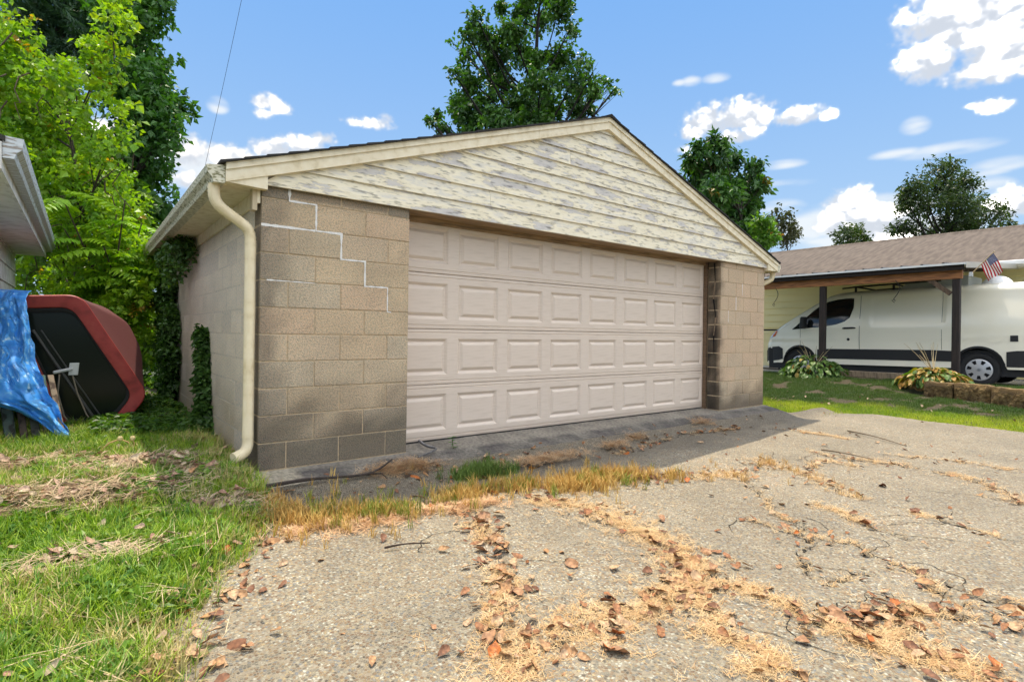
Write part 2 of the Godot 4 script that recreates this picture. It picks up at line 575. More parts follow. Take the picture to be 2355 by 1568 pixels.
	M.bark = mat(Color.WHITE, 0.95, 0.0, true)
	M.bark.albedo_texture = ntex(S, 0.03, 5, 512, 67, [[0.0, grey(0.5)], [1.0, grey(1.0)]])
	rough_relief(M.bark, ntex(S, 0.05, 4, 512, 68), 1.0)
	M.soil = mat(Color.WHITE, 0.98, 0.0, true)
	M.soil.albedo_texture = ntex(S, 0.03, 6, 1024, 70, [[0.2, Color(0.55, 0.50, 0.42)], [0.8, Color(1, 1, 1)]])
	rough_relief(M.soil, ntex(S, 0.03, 5, 512, 71), 2.0)
	M.stone = mat(Color.WHITE, 0.95, 0.0, true)
	M.stone.albedo_texture = ntex(S, 0.012, 6, 1024, 72, [[0.0, Color(0.45, 0.38, 0.26)], [0.45, Color(0.72, 0.64, 0.48)], [1.0, Color(0.95, 0.90, 0.78)]])
	rough_relief(M.stone, ntex(S, 0.03, 5, 512, 73), 1.5)
	M.leaf = leaf_mat(Color(1.0, 1.0, 0.45))
	M.leaf_dark = leaf_mat(Color(0.75, 0.85, 0.3))
	M.grass = leaf_mat(Color(0.6, 0.7, 0.25), 0.6)
	M.dry = leaf_mat(Color(0.35, 0.3, 0.2), 0.75)
	M.dry_leaf = mat(Color.WHITE, 0.7, 0.0, true)
	M.dry_leaf.albedo_texture = ntex(S, 0.02, 5, 256, 75, [[0.0, grey(0.6)], [1.0, grey(1.0)]])
	M.dry_leaf.uv1_scale = Vector3(8, 8, 1)
	M.dry_leaf.cull_mode = BaseMaterial3D.CULL_DISABLED
	M.dry_leaf.backlight_enabled = true
	M.dry_leaf.backlight = Color(0.25, 0.18, 0.1)
	M.gutter_blue = mat(Color.WHITE, 0.4, 0.0, true)
	M.gutter_blue.albedo_texture = ntex(S, 0.015, 5, 1024, 80, [[0.0, Color(0.45, 0.36, 0.28)], [0.3, Color(0.60, 0.58, 0.55)], [0.4, Color(0.74, 0.76, 0.77)], [1.0, Color(0.84, 0.86, 0.87)]])
	M.gutter_blue.uv1_scale = Vector3(0.6, 3, 1)
	M.beam = mat(Color.WHITE, 0.7, 0.0, true)
	M.beam.albedo_texture = M.wood_trim.albedo_texture
	M.beam.uv1_scale = Vector3(0.6, 5, 1)
	M.pale_wood = mat(lin(0.5, 0.38, 0.22), 0.7)
	M.roof_box = mat(lin(0.36, 0.38, 0.36), 0.4)
	M.rope = mat(lin(0.32, 0.26, 0.19), 0.8)
	M.cap_glass = mat(lin(0.012, 0.016, 0.012), 0.12)
	M.cap_glass.metallic_specular = 0.3


# ------------------------------------------------------------------ ground

const CRACKS := [
	[[-0.09,0.50, 0.06,0.92, 0.29,1.03, 0.55,1.11, 0.86,1.11, 1.30,0.99, 1.63,1.10, 1.88,1.31, 2.25,1.27, 2.60,1.34, 2.85,1.59], 0.05, 0.9, 1.0],
	[[1.45,1.35, 1.67,1.66, 1.67,2.12, 1.57,2.54, 1.44,2.83, 1.47,3.12, 1.42,3.31, 1.43,3.52, 1.50,3.71, 1.57,3.89], 0.045, 1.0, 0.55],
	[[1.57,2.54, 1.35,2.77, 1.06,2.83, 0.80,2.83, 0.53,2.79, 0.35,2.74, 0.11,2.86], 0.05, 1.0, 1.0],
	[[0.96,1.34, 0.96,1.54, 0.75,1.96, 0.58,2.28, 0.43,2.43, 0.32,2.45, 0.25,2.67, 0.19,2.89], 0.022, 0.4, 1.1],
	[[2.85,1.59, 3.45,1.82, 4.13,1.70, 3.94,2.14, 3.81,2.38, 3.53,2.68], 0.04, 0.7, 0.35],
	[[3.94,2.14, 4.57,1.98, 4.67,2.25], 0.035, 0.5, 0.2],
	[[2.39,2.42, 2.45,2.84, 1.88,3.03, 1.83,3.20, 2.13,3.26], 0.018, 0.12, 0.1],
	[[2.45,2.84, 2.52,3.05, 2.35,3.22], 0.015, 0.2, 0.1],
	[[3.14,2.60, 2.95,2.99, 2.91,3.24], 0.02, 0.5, 0.2],
	[[3.56,3.00, 3.42,3.32, 3.39,3.65], 0.018, 0.5, 0.2],
	[[1.42,3.31, 1.59,3.40, 1.87,3.51, 2.00,3.66, 2.17,3.85], 0.03, 0.45, 0.9],
	[[4.94,1.78, 5.02,2.27, 5.13,2.92, 4.58,3.45], 0.035, 0.35, 0.15],
	[[5.01,2.56, 5.06,3.20], 0.014, 0.05, 0.0],
	[[5.51,2.26, 5.78,2.77, 5.78,3.26], 0.03, 0.3, 0.1],
	[[0.89,3.42, 1.02,3.30, 1.04,3.09, 1.35,2.77], 0.025, 0.9, 0.6],
	[[1.43,3.52, 1.78,3.53, 1.93,3.52], 0.02, 0.4, 0.8],
	[[4.46,3.24, 4.49,3.39, 4.43,3.48], 0.02, 0.7, 0.2],
	[[5.96,0.80, 6.11,1.06, 6.06,1.68], 0.022, 0.5, 0.2],
	[[3.13,0.73, 4.41,0.47, 5.61,0.58], 0.016, 0.2, 0.5],
	[[2.37,3.49, 2.26,3.68, 2.38,3.82], 0.014, 0.2, 0.1],
	[[2.41,3.26, 2.31,3.45, 2.15,3.66], 0.014, 0.15, 0.2],
	[[2.45,2.84, 3.0,2.2, 3.45,1.82], 0.014, 0.15, 0.1],
]
const LAWN_EDGE: Array[float] = [-9.0,0.0, 0.28,-0.05, 0.55,-0.08, 1.07,-0.22, 1.40,-0.43, 1.64,-0.54, 1.86,-0.67, 2.05,-0.71, 2.23,-0.76, 3.0,-1.0, 6.0,-1.5]
const DX0 := -1.6
const DZ0 := 0.1
const DN := 1000
const DM := 640
var crack := PackedFloat32Array()


func along(pairs: Array, at: float) -> float:   # piecewise line through key, value pairs
	for k in range(0, pairs.size() - 2, 2):
		if at <= pairs[k + 2]:
			return lerpf(pairs[k + 1], pairs[k + 3], clampf((at - pairs[k]) / (pairs[k + 2] - pairs[k]), 0.0, 1.0))
	return pairs[pairs.size() - 1]


func drive_y(x: float, z: float) -> float:
	var y := -0.10 * smoothstep(0.15, 0.6, z) - 0.02 - 0.012 * maxf(z - 0.6, 0.0)
	return y - 0.06 * smoothstep(7.2, 7.6, x) * (1.0 - smoothstep(0.2, 1.2, z))


func lawn_edge(z: float) -> float:
	return along(LAWN_EDGE, z) + nz.get_noise_2d(z * 2.2, 3.0) * 0.09


func lawn_y(x: float, z: float) -> float:
	var e := lawn_edge(z) - x
	var base := lerpf(0.03, drive_y(0.0, z) + 0.02, smoothstep(-0.2, 1.2, z))
	return base - 0.08 * (1.0 - smoothstep(-0.06, 0.22, e)) + 0.035 * smoothstep(0.0, 0.5, e) + nz.get_noise_2d(x * 1.1, z * 1.1) * 0.045


func yard_edge(z: float) -> float:
	return lerpf(7.42, 8.0, smoothstep(-0.5, 0.4, z)) + nz.get_noise_2d(z * 0.9, 8.0) * 0.16 + maxf(z - 1.0, 0.0) * 0.08


func yard_y(x: float, z: float) -> float:
	var e := x - yard_edge(z)
	var bank := smoothstep(0.05, 0.22, x - wall_x(z))
	var y := lerpf(-0.19, 0.0, smoothstep(0.2, 3.4, e)) - 0.07 * (1.0 - smoothstep(-0.05, 0.2, e))
	y = lerpf(y, 0.21, bank * smoothstep(0.2, 0.8, z))
	y = lerpf(y, 0.17, smoothstep(10.2, 12.0, x) * (1.0 - smoothstep(0.2, 0.8, z)))
	y = lerpf(y, 0.05, smoothstep(12.4, 12.9, x))
	return y + nz.get_noise_2d(x * 0.8, z * 0.8 + 30.0) * 0.03


func wall_x(z: float) -> float:   # face of the low stone wall
	return 11.45 - (z - 0.6) * 0.42


func draw_cracks() -> void:
	crack.resize(DN * DM)
	for cr in CRACKS:
		var p: Array = cr[0]
		var w: float = cr[1]
		for k in range(0, p.size() - 2, 2):
			var a := Vector2(p[k], p[k + 1])
			var b := Vector2(p[k + 2], p[k + 3])
			var steps := int(a.distance_to(b) / 0.008) + 1
			for s in steps:
				var q := a.lerp(b, s / float(steps))
				q += Vector2(nz.get_noise_2d(q.x * 5.0, q.y * 5.0), nz.get_noise_2d(q.x * 5.0 + 50.0, q.y * 5.0)) * 0.09
				var r := w * (0.55 + 0.8 * absf(nz.get_noise_2d(q.x * 3.0 + 9.0, q.y * 3.0)) * 2.0) * 0.6
				r = maxf(r, 0.018)
				var i0 := int((q.x - DX0 - r) * 100.0)
				var j0 := int((q.y - DZ0 - r) * 100.0)
				for j in range(maxi(j0, 0), mini(j0 + int(r * 200.0) + 2, DM)):
					for i in range(maxi(i0, 0), mini(i0 + int(r * 200.0) + 2, DN)):
						var d := Vector2(DX0 + i * 0.01, DZ0 + j * 0.01).distance_to(q) / r
						var m := 1.0 - d * d
						if m > crack[j * DN + i]:
							crack[j * DN + i] = m


func crack_at(x: float, z: float) -> float:
	var i := int((x - DX0) * 100.0)
	var j := int((z - DZ0) * 100.0)
	return crack[j * DN + i] if i >= 0 and i < DN and j >= 0 and j < DM else 0.0


func ribbon(mb: MB, pts: Array, w: float) -> void:
	var last := Vector3.ZERO
	var lastb := Vector3.ZERO
	for i in pts.size():
		var q: Vector2 = pts[i]
		var d: Vector2 = (pts[mini(i + 1, pts.size() - 1)] - pts[maxi(i - 1, 0)]).normalized()
		var s := Vector2(-d.y, d.x)
		var end := minf(1.0, minf(i, pts.size() - 1 - i) / 6.0)
		var ww := w * (0.25 + 0.9 * absf(nz.get_noise_2d(q.x * 9.0, q.y * 9.0)) * 2.0 + 0.3 * rng.randf()) * (0.15 + 0.85 * end)
		var a := q - s * ww
		var b := q + s * ww
		var A := Vector3(a.x, drive_y(a.x, a.y) + 0.0005, a.y)
		var B := Vector3(b.x, drive_y(b.x, b.y) + 0.0005, b.y)
		for p in [A, B]:
			pass
		A.y = surface_y(a.x, a.y) + 0.003
		B.y = surface_y(b.x, b.y) + 0.003
		if i > 0:
			mb.quad(last, lastb, B, A, Color(0.035, 0.028, 0.022))
		last = A
		lastb = B


func surface_y(x: float, z: float) -> float:
	return drive_y(x, z) - 0.012 * smoothstep(0.0, 0.8, crack_at(x, z)) + nz2.get_noise_2d(x * 0.9, z * 0.9) * 0.012 + nz.get_noise_2d(x * 7.0, z * 7.0) * 0.003


func crack_lines(parent: Node) -> void:
	var seeds := []
	for ci in CRACKS.size():
		var cr: Array = CRACKS[ci]
		if ci == 0: continue
		var p: Array = cr[0]
		var pts := []
		for k in range(0, p.size() - 2, 2):
			var a := Vector2(p[k], p[k + 1])
			var b := Vector2(p[k + 2], p[k + 3])
			var n := int(a.distance_to(b) / 0.018) + 1
			for s in n:
				var q := a.lerp(b, s / float(n))
				q += Vector2(nz.get_noise_2d(q.x * 5.0, q.y * 5.0), nz.get_noise_2d(q.x * 5.0 + 50.0, q.y * 5.0)) * 0.09
				pts.append(q + Vector2(rng.randf_range(-1, 1), rng.randf_range(-1, 1)) * 0.005)
		var mb := MB.new()
		ribbon(mb, pts, 0.0055 if cr[1] > 0.02 else 0.0055)
		obj("crack", mb, M.soil, parent)
		for j in 2:
			seeds.append([pts[rng.randi() % pts.size()], rng.randf() * TAU])
	for s in seeds:
		var q: Vector2 = s[0]
		var a: float = s[1]
		var pts := []
		for i in rng.randi_range(18, 46):
			pts.append(q)
			a += rng.randfn() * 0.28
			q += Vector2(cos(a), sin(a)) * 0.016
			if q.y < 0.75 or q.x < lawn_edge(q.y) + 0.1: break
		if pts.size() < 10: continue
		var mb := MB.new()
		ribbon(mb, pts, 0.0026)
		obj("crack", mb, M.soil, parent)


func steps_of(spans: Array) -> PackedFloat32Array:
	var o := PackedFloat32Array()
	for k in spans.size() / 3:
		var x: float = spans[k * 3]
		while x < spans[k * 3 + 1] - 1e-4:
			o.append(x)
			x += spans[k * 3 + 2]
	o.append(spans[spans.size() - 2])
	return o


func build_ground() -> void:
	draw_cracks()
	var far := MB.new()
	far.quad(Vector3(-400, -0.42, 400), Vector3(400, -0.42, 400), Vector3(400, -0.42, -400), Vector3(-400, -0.42, -400), Color(0.07, 0.10, 0.03))
	tag(obj("ground", far, M.soil), "flat ground reaching to the horizon", "", "", "structure")
	var mb := MB.new()
	var xs := steps_of([-1.9, -1.0, 0.1, -1.0, 4.2, 0.022, 4.2, 8.7, 0.06])
	var zs := steps_of([0.3, 4.0, 0.022, 4.0, 9.0, 0.2])
	var P := []
	var C := []
	for z in zs:
		var row := PackedVector3Array()
		var cr := PackedColorArray()
		for x in xs:
			var k := crack_at(x, z)
			var y := drive_y(x, z) - 0.022 * smoothstep(0.0, 0.8, k)
			y += nz2.get_noise_2d(x * 0.9, z * 0.9) * 0.012 + nz.get_noise_2d(x * 7.0, z * 7.0) * 0.003
			row.append(Vector3(x, y, z))
			var w := 0.86 + 0.42 * nz.get_noise_2d(x * 0.8, z * 0.8) + 0.22 * nz.get_noise_2d(x * 4.0, z * 4.0)
			var tar_and_shade := (1.0 - smoothstep(0.75, 1.12, z + 0.12 * nz.get_noise_2d(x * 2.0, z * 2.0) + maxf(x - 4.2, 0.0) * 0.12))  # dark patch by the apron: tar stain plus the garage's shadow painted in
			var col := Color(w * 0.88, w * 0.91, w * 0.87).lerp(Color(0.13, 0.125, 0.12), tar_and_shade * 0.9)
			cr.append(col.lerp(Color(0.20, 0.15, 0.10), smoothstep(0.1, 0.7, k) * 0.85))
		P.append(row)
		C.append(cr)
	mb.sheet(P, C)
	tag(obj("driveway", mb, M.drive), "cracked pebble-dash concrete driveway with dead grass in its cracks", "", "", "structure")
	crack_lines(get_node("driveway"))
	# sloping concrete apron along the garage front
	mb = MB.new()
	P = []
	C = []
	xs = steps_of([-0.06, 7.33, 0.07])
	for k in 8:
		var row := PackedVector3Array()
		var cr := PackedColorArray()
		for x in xs:
			var reach: float = 0.40 + 0.05 * nz.get_noise_2d(x * 1.3, 1.0) + 0.02 * nz.get_noise_2d(x * 9.0, 1.0)
			var z: float = [-0.6, -0.235, -0.14, 0.04, 0.12, 0.26, 1.0, 1.03][k] * (reach if k > 5 else 1.0)
			var y: float = [0.012, 0.012, -0.002, -0.006, -0.018, -0.055, -0.095, -0.2][k] + nz.get_noise_2d(x * 5.0, z * 5.0) * 0.006
			row.append(Vector3(x, y, z))
			var w: float = 0.27 + 0.12 * nz.get_noise_2d(x * 2.5, z * 2.5)
			var col := Color(w, w * 0.89, w * 0.72)
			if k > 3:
				col = col.lerp(Color(0.095, 0.085, 0.075), clampf(0.70 + nz.get_noise_2d(x * 3.0, z * 6.0), 0.0, 1.0))  # stained front edge, deepened to paint in the garage's shadow
			if x < 0.25:
				col = col.lerp(Color(0.42, 0.37, 0.27), 0.8)
			cr.append(col)
		P.append(row)
		C.append(cr)
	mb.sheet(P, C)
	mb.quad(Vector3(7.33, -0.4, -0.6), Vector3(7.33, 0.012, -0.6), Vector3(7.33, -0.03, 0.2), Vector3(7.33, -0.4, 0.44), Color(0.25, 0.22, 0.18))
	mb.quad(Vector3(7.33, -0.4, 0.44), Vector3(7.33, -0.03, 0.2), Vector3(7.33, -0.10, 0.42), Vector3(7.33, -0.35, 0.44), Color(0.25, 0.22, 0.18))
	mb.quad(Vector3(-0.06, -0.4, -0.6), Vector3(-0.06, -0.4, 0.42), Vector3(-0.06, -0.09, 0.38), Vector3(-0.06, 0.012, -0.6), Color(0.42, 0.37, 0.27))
	tag(obj("concrete_apron", mb, M.concrete), "stained, shade-darkened concrete apron sloping down in front of the garage door", "", "", "structure")
	# left lawn
	mb = MB.new()
	P = []
	C = []
	for z in steps_of([-14.0, -3.0, 0.5, -3.0, 4.2, 0.06, 4.2, 9.0, 0.4]):
		var row := PackedVector3Array()
		var cr := PackedColorArray()
		var e := lawn_edge(z)
		for k in 46:
			var x: float = e + 0.12 - pow(k / 45.0, 1.5) * 9.0
			row.append(Vector3(x, lawn_y(x, z), z))
			var g := clampf(0.5 + nz.get_noise_2d(x * 1.5, z * 1.5) * 1.4, 0.0, 1.0)
			cr.append(Color(0.17, 0.125, 0.07).lerp(Color(0.07, 0.10, 0.025), g))
		P.append(row)
		C.append(cr)
	mb.sheet(P, C, true)
	tag(obj("lawn", mb, M.soil), "rough left lawn of grass, weeds and dry litter beside the garage", "", "", "structure")
	# right yard
	mb = MB.new()
	P = []
	C = []
	for z in steps_of([-30.0, -4.0, 1.0, -4.0, 5.0, 0.12, 5.0, 30.0, 2.0]):
		var row := PackedVector3Array()
		var cr := PackedColorArray()
		var e := yard_edge(z)
		for k in 70:
			var x: float = e - 0.1 + (k * 0.085 if k < 60 else 60 * 0.085 + pow(k - 59, 2.0) * 0.3)
			row.append(Vector3(x, yard_y(x, z), z))
			var g := clampf(0.6 + nz.get_noise_2d(x * 1.2, z * 1.2) * 1.2, 0.0, 1.0)
			cr.append(Color(0.11, 0.085, 0.05).lerp(Color(0.05, 0.08, 0.02), g))
		P.append(row)
		C.append(cr)
	mb.sheet(P, C)
	tag(obj("lawn", mb, M.soil), "mown green lawn right of the driveway, sloping up to the carport", "", "", "structure")


# ------------------------------------------------------------------ garage

const GW := 7.315
const GD := 5.2
const CO := 0.2032
const EAVE_Y := 2.217
const PITCH := 0.332


func roof_y(x: float) -> float:
	return EAVE_Y + PITCH * (minf(x, GW - x) + 0.25)


func block_tone(i: int) -> Color:
	var t: Array[Color] = [Color(0.65, 0.525, 0.36), Color(0.63, 0.52, 0.37), Color(0.61, 0.515, 0.365), Color(0.59, 0.51, 0.375), Color(0.62, 0.51, 0.35), Color(0.67, 0.525, 0.365)]
	return t[i % 6]


# weathering of the block walls: mould from the ground up, a damp band at the left corner, runs of dirt
func stain(p: Vector3, tone: Color, which: int) -> Color:
	var n := nz.get_noise_3d(p.x * 2.6, p.y * 2.6, p.z * 2.6)
	var m := nz.get_noise_3d(p.x * 9.0, p.y * 4.0, p.z * 9.0)
	var c := tone * (1.0 + 0.18 * n + 0.14 * m)
	if which == 0:      # left pier
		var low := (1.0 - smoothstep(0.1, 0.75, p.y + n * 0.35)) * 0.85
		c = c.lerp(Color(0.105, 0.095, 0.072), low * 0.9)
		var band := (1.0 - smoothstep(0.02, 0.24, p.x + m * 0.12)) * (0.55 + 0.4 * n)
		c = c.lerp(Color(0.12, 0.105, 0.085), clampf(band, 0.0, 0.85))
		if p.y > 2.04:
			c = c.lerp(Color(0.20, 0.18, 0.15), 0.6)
	elif which == 1:    # right pier
		var low1 := (1.0 - smoothstep(0.05, 0.42, p.y + n * 0.25))
		c = c.lerp(Color(0.12, 0.095, 0.065), low1 * 0.8)
		c = c.lerp(Color(0.68, 0.53, 0.38), 0.5 * smoothstep(0.4, 0.8, p.y))
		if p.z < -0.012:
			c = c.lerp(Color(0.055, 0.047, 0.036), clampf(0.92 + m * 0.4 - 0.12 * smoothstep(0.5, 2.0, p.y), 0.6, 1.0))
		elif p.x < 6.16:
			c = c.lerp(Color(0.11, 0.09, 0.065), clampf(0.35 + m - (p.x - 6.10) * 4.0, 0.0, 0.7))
	else:               # side wall, once whitewashed
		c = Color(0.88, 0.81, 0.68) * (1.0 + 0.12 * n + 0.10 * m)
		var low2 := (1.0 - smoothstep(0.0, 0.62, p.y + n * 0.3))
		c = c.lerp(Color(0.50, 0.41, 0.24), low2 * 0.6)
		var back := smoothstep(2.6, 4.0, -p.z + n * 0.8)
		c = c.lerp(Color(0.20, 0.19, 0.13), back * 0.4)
	c.a = 1.0
	return c


func block(lo: Vector3, hi: Vector3, which: int, faces: int, parent: Node, tone: int) -> void:
	var mb := MB.new()
	var g := 0.0045
	var j := Vector3(rng.randf_range(-1, 1), rng.randf_range(-1, 1), rng.randf_range(-1, 1)) * 0.0015
	mb.frame(lo + Vector3(g, g, g) + j, Vector3(hi.x - lo.x - 2 * g, 0, 0), Vector3(0, hi.y - lo.y - 2 * g, 0), Vector3(0, 0, hi.z - lo.z - (g if which != 2 else 2 * g)), Color.WHITE, 0.0035, faces)
	var t := block_tone(tone)
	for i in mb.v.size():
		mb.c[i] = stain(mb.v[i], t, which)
	var sh := Vector2(rng.randf() * 5.0, rng.randf() * 5.0)
	for i in mb.t.size():
		mb.t[i] += sh
	obj("block", mb, M.block, parent)


func build_garage() -> void:
	var G := thing("garage", "old concrete-block garage with peeling gable boards and wide beige door", "garage")
	# front wall: mortar cores with the blocks set 5 mm proud
	var mb := MB.new()
	var mo := Color(0.52, 0.42, 0.28)
	mb.box(Vector3(0.006, -0.3, -0.2), Vector3(1.213, 2.16, -0.0055), mo)
	mb.box(Vector3(6.102, -0.3, -0.2), Vector3(GW - 0.006, 2.16, -0.0055), mo)
	mb.box(Vector3(1.213, 2.12, -0.2), Vector3(6.102, 2.45, -0.0055), mo)
	var fw := obj("front_wall", mb, M.mortar, G)
	mb = MB.new()
	mb.box(Vector3(0.0055, -0.3, -GD), Vector3(0.19, 2.16, -0.2005), Color(0.66, 0.61, 0.52))
	var sw := obj("side_wall", mb, M.mortar, G)
	mb = MB.new()
	mb.box(Vector3(GW - 0.19, -0.4, -GD), Vector3(GW, 2.16, -0.2005), Color(0.45, 0.40, 0.32))
	obj("side_wall", mb, M.block, G)
	mb = MB.new()
	mb.box(Vector3(0.1905, -0.3, -GD), Vector3(GW - 0.1905, 2.16, -GD + 0.19), Color(0.45, 0.40, 0.32))
	var gp := PackedVector2Array([Vector2(0, 2.161), Vector2(GW, 2.161), Vector2(GW, EAVE_Y), Vector2(GW / 2, roof_y(GW / 2) - 0.05), Vector2(0, EAVE_Y)])
	mb.prism(gp, -GD, -GD + 0.1, Color(0.45, 0.40, 0.32))
	obj("rear_wall", mb, M.block, G)
	for r in 11:
		var y0 := r * CO
		var y1 := minf(y0 + CO, 2.13)
		var half := r % 2 == 0
		# left pier, its corner block turned along alternate walls
		var x := 0.0
		var first := true
		while x < 1.218:
			var w := 0.2032 if (half and first) else 0.4064
			var x1 := minf(x + w, 1.2192)
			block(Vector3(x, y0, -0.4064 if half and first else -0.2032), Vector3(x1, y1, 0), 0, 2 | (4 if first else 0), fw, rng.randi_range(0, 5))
			x = x1
			first = false
		x = 6.096
		first = true
		while x < GW - 0.001:
			var w := 0.2032 if (half == false and first) else 0.4064
			var x1 := minf(x + w, GW)
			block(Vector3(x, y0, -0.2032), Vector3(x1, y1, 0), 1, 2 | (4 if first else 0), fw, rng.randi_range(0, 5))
			x = x1
			first = false
		if r < 10:
			var z := -0.4064 if half else -0.2032
			while z > -GD + 0.01:
				var z1 := maxf(z - 0.4064, -GD)
				if y0 > -0.1:
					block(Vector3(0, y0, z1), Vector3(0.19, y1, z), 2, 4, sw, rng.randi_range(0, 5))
				z = z1
	# pale repair caulk stepping down the cracked joints
	mb = MB.new()
	var path := [Vector2(0.2032, 2.13), Vector2(0.2032, 2.032), Vector2(0.4064, 2.032), Vector2(0.4064, 1.829), Vector2(0.6096, 1.829), Vector2(0.6096, 1.626), Vector2(0.8128, 1.626), Vector2(0.8128, 1.422), Vector2(1.016, 1.422), Vector2(1.016, 1.219), Vector2(1.05, 1.214)]
	caulk(mb, path, [0.008, 0.007, 0.007, 0.006, 0.007, 0.007, 0.006, 0.006, 0.005, 0.005, 0.003])
	caulk(mb, [Vector2(0.012, 1.829), Vector2(0.4, 1.829)], [0.011, 0.008])
	caulk(mb, [Vector2(0.05, 1.422), Vector2(0.4, 1.42)], [0.005, 0.002])
	caulk(mb, [Vector2(6.67, 1.83), Vector2(6.67, 1.66)], [0.006, 0.004])
	caulk(mb, [Vector2(6.50, 1.63), Vector2(6.50, 1.44)], [0.006, 0.006])
	caulk(mb, [Vector2(6.30, 1.42), Vector2(6.30, 1.26)], [0.006, 0.005])
	obj("caulk", mb, M.caulk, G)
	# broken mortar crack on the inner face of the right pier
	mb = MB.new()
	var cz := [-0.10, -0.085, -0.11, -0.07, -0.10, -0.09]
	for k in 5:
		mb.quad(Vector3(6.093, 2.1 - k * 0.26, cz[k] - 0.012), Vector3(6.093, 1.84 - k * 0.26, cz[k + 1] - 0.004), Vector3(6.093, 1.84 - k * 0.26, cz[k + 1] + 0.004), Vector3(6.093, 2.1 - k * 0.26, cz[k] + 0.014), Color(0.30, 0.23, 0.16) if k % 2 else Color(0.01, 0.01, 0.01))
	obj("wall_crack", mb, M.mortar, G)
	# dirty sill of bare concrete under the left corner
	build_gable(G)
	build_roof(G)
	build_door(G)


func caulk(mb: MB, p: Array, w: Array) -> void:
	for k in p.size() - 1:
		var a: Vector2 = p[k]
		var b: Vector2 = p[k + 1]
		var n := int(a.distance_to(b) / 0.03) + 1
		var d := (b - a).normalized()
		var s := Vector2(-d.y, d.x)
		for i in n:
			var q0 := a.lerp(b, i / float(n))
			var q1 := a.lerp(b, (i + 1.0) / n)
			var w0: float = lerpf(w[k], w[k + 1], i / float(n)) * (1.0 + nz.get_noise_2d(q0.x * 40.0, q0.y * 40.0) * 1.1)
			var w1: float = lerpf(w[k], w[k + 1], (i + 1.0) / n) * (1.0 + nz.get_noise_2d(q1.x * 40.0, q1.y * 40.0) * 1.1)
			if i == 0: q0 -= d * w0 * 0.8
			var z := 0.0022 + 0.0004 * ((k + i) % 3)
			var pts := [q0 - s * w0, q1 - s * w1, q1 + s * w1, q0 + s * w0]
			mb.quad(Vector3(pts[0].x, pts[0].y, z), Vector3(pts[1].x, pts[1].y, z), Vector3(pts[2].x, pts[2].y, z), Vector3(pts[3].x, pts[3].y, z))


func board(parent: Node, x0: float, x1: float, y0: float, y1: float, shift: float) -> void:
	# lapped board: its lower edge stands out; its ends follow the rakes
	var cut := func(x: float, y: float) -> float:
		var reach := (y + 0.09 - EAVE_Y) / PITCH - 0.25
		return clampf(x, maxf(reach, -0.02), minf(GW - reach, GW + 0.02))
	var n := maxi(2, int((x1 - x0) / 0.5))
	var mb := MB.new()
	for i in n:
		var a := lerpf(x0, x1, i / float(n))
		var b := lerpf(x0, x1, (i + 1.0) / n)
		var sag := func(x: float) -> float: return 0.003 * nz.get_noise_2d(x * 1.5, y0 * 3.0)
		var a0: float = cut.call(a, y0); var b0: float = cut.call(b, y0)
		var a1: float = cut.call(a, y1 + 0.02); var b1: float = cut.call(b, y1 + 0.02)
		var A := Vector3(a0, y0 + sag.call(a0), 0.046); var B := Vector3(b0, y0 + sag.call(b0), 0.046)
		var D := Vector3(b1, y1 + 0.02, 0.026); var E := Vector3(a1, y1 + 0.02, 0.026)
		if absf(b0 - a0) < 1e-4 and absf(b1 - a1) < 1e-4:
			continue
		mb.quad(A, B, D, E)
		mb.quad(Vector3(A.x, A.y, 0.022), Vector3(B.x, B.y, 0.022), B, A)
		if i == 0: mb.quad(Vector3(A.x, A.y, 0.02), A, E, Vector3(E.x, E.y, 0.02))
		if i == n - 1: mb.quad(B, Vector3(B.x, B.y, 0.02), Vector3(D.x, D.y, 0.02), D)
	for i in mb.t.size():
		mb.t[i] += Vector2(shift * 3.7, shift * 1.3)
	obj("siding_board", mb, M.peel, parent)


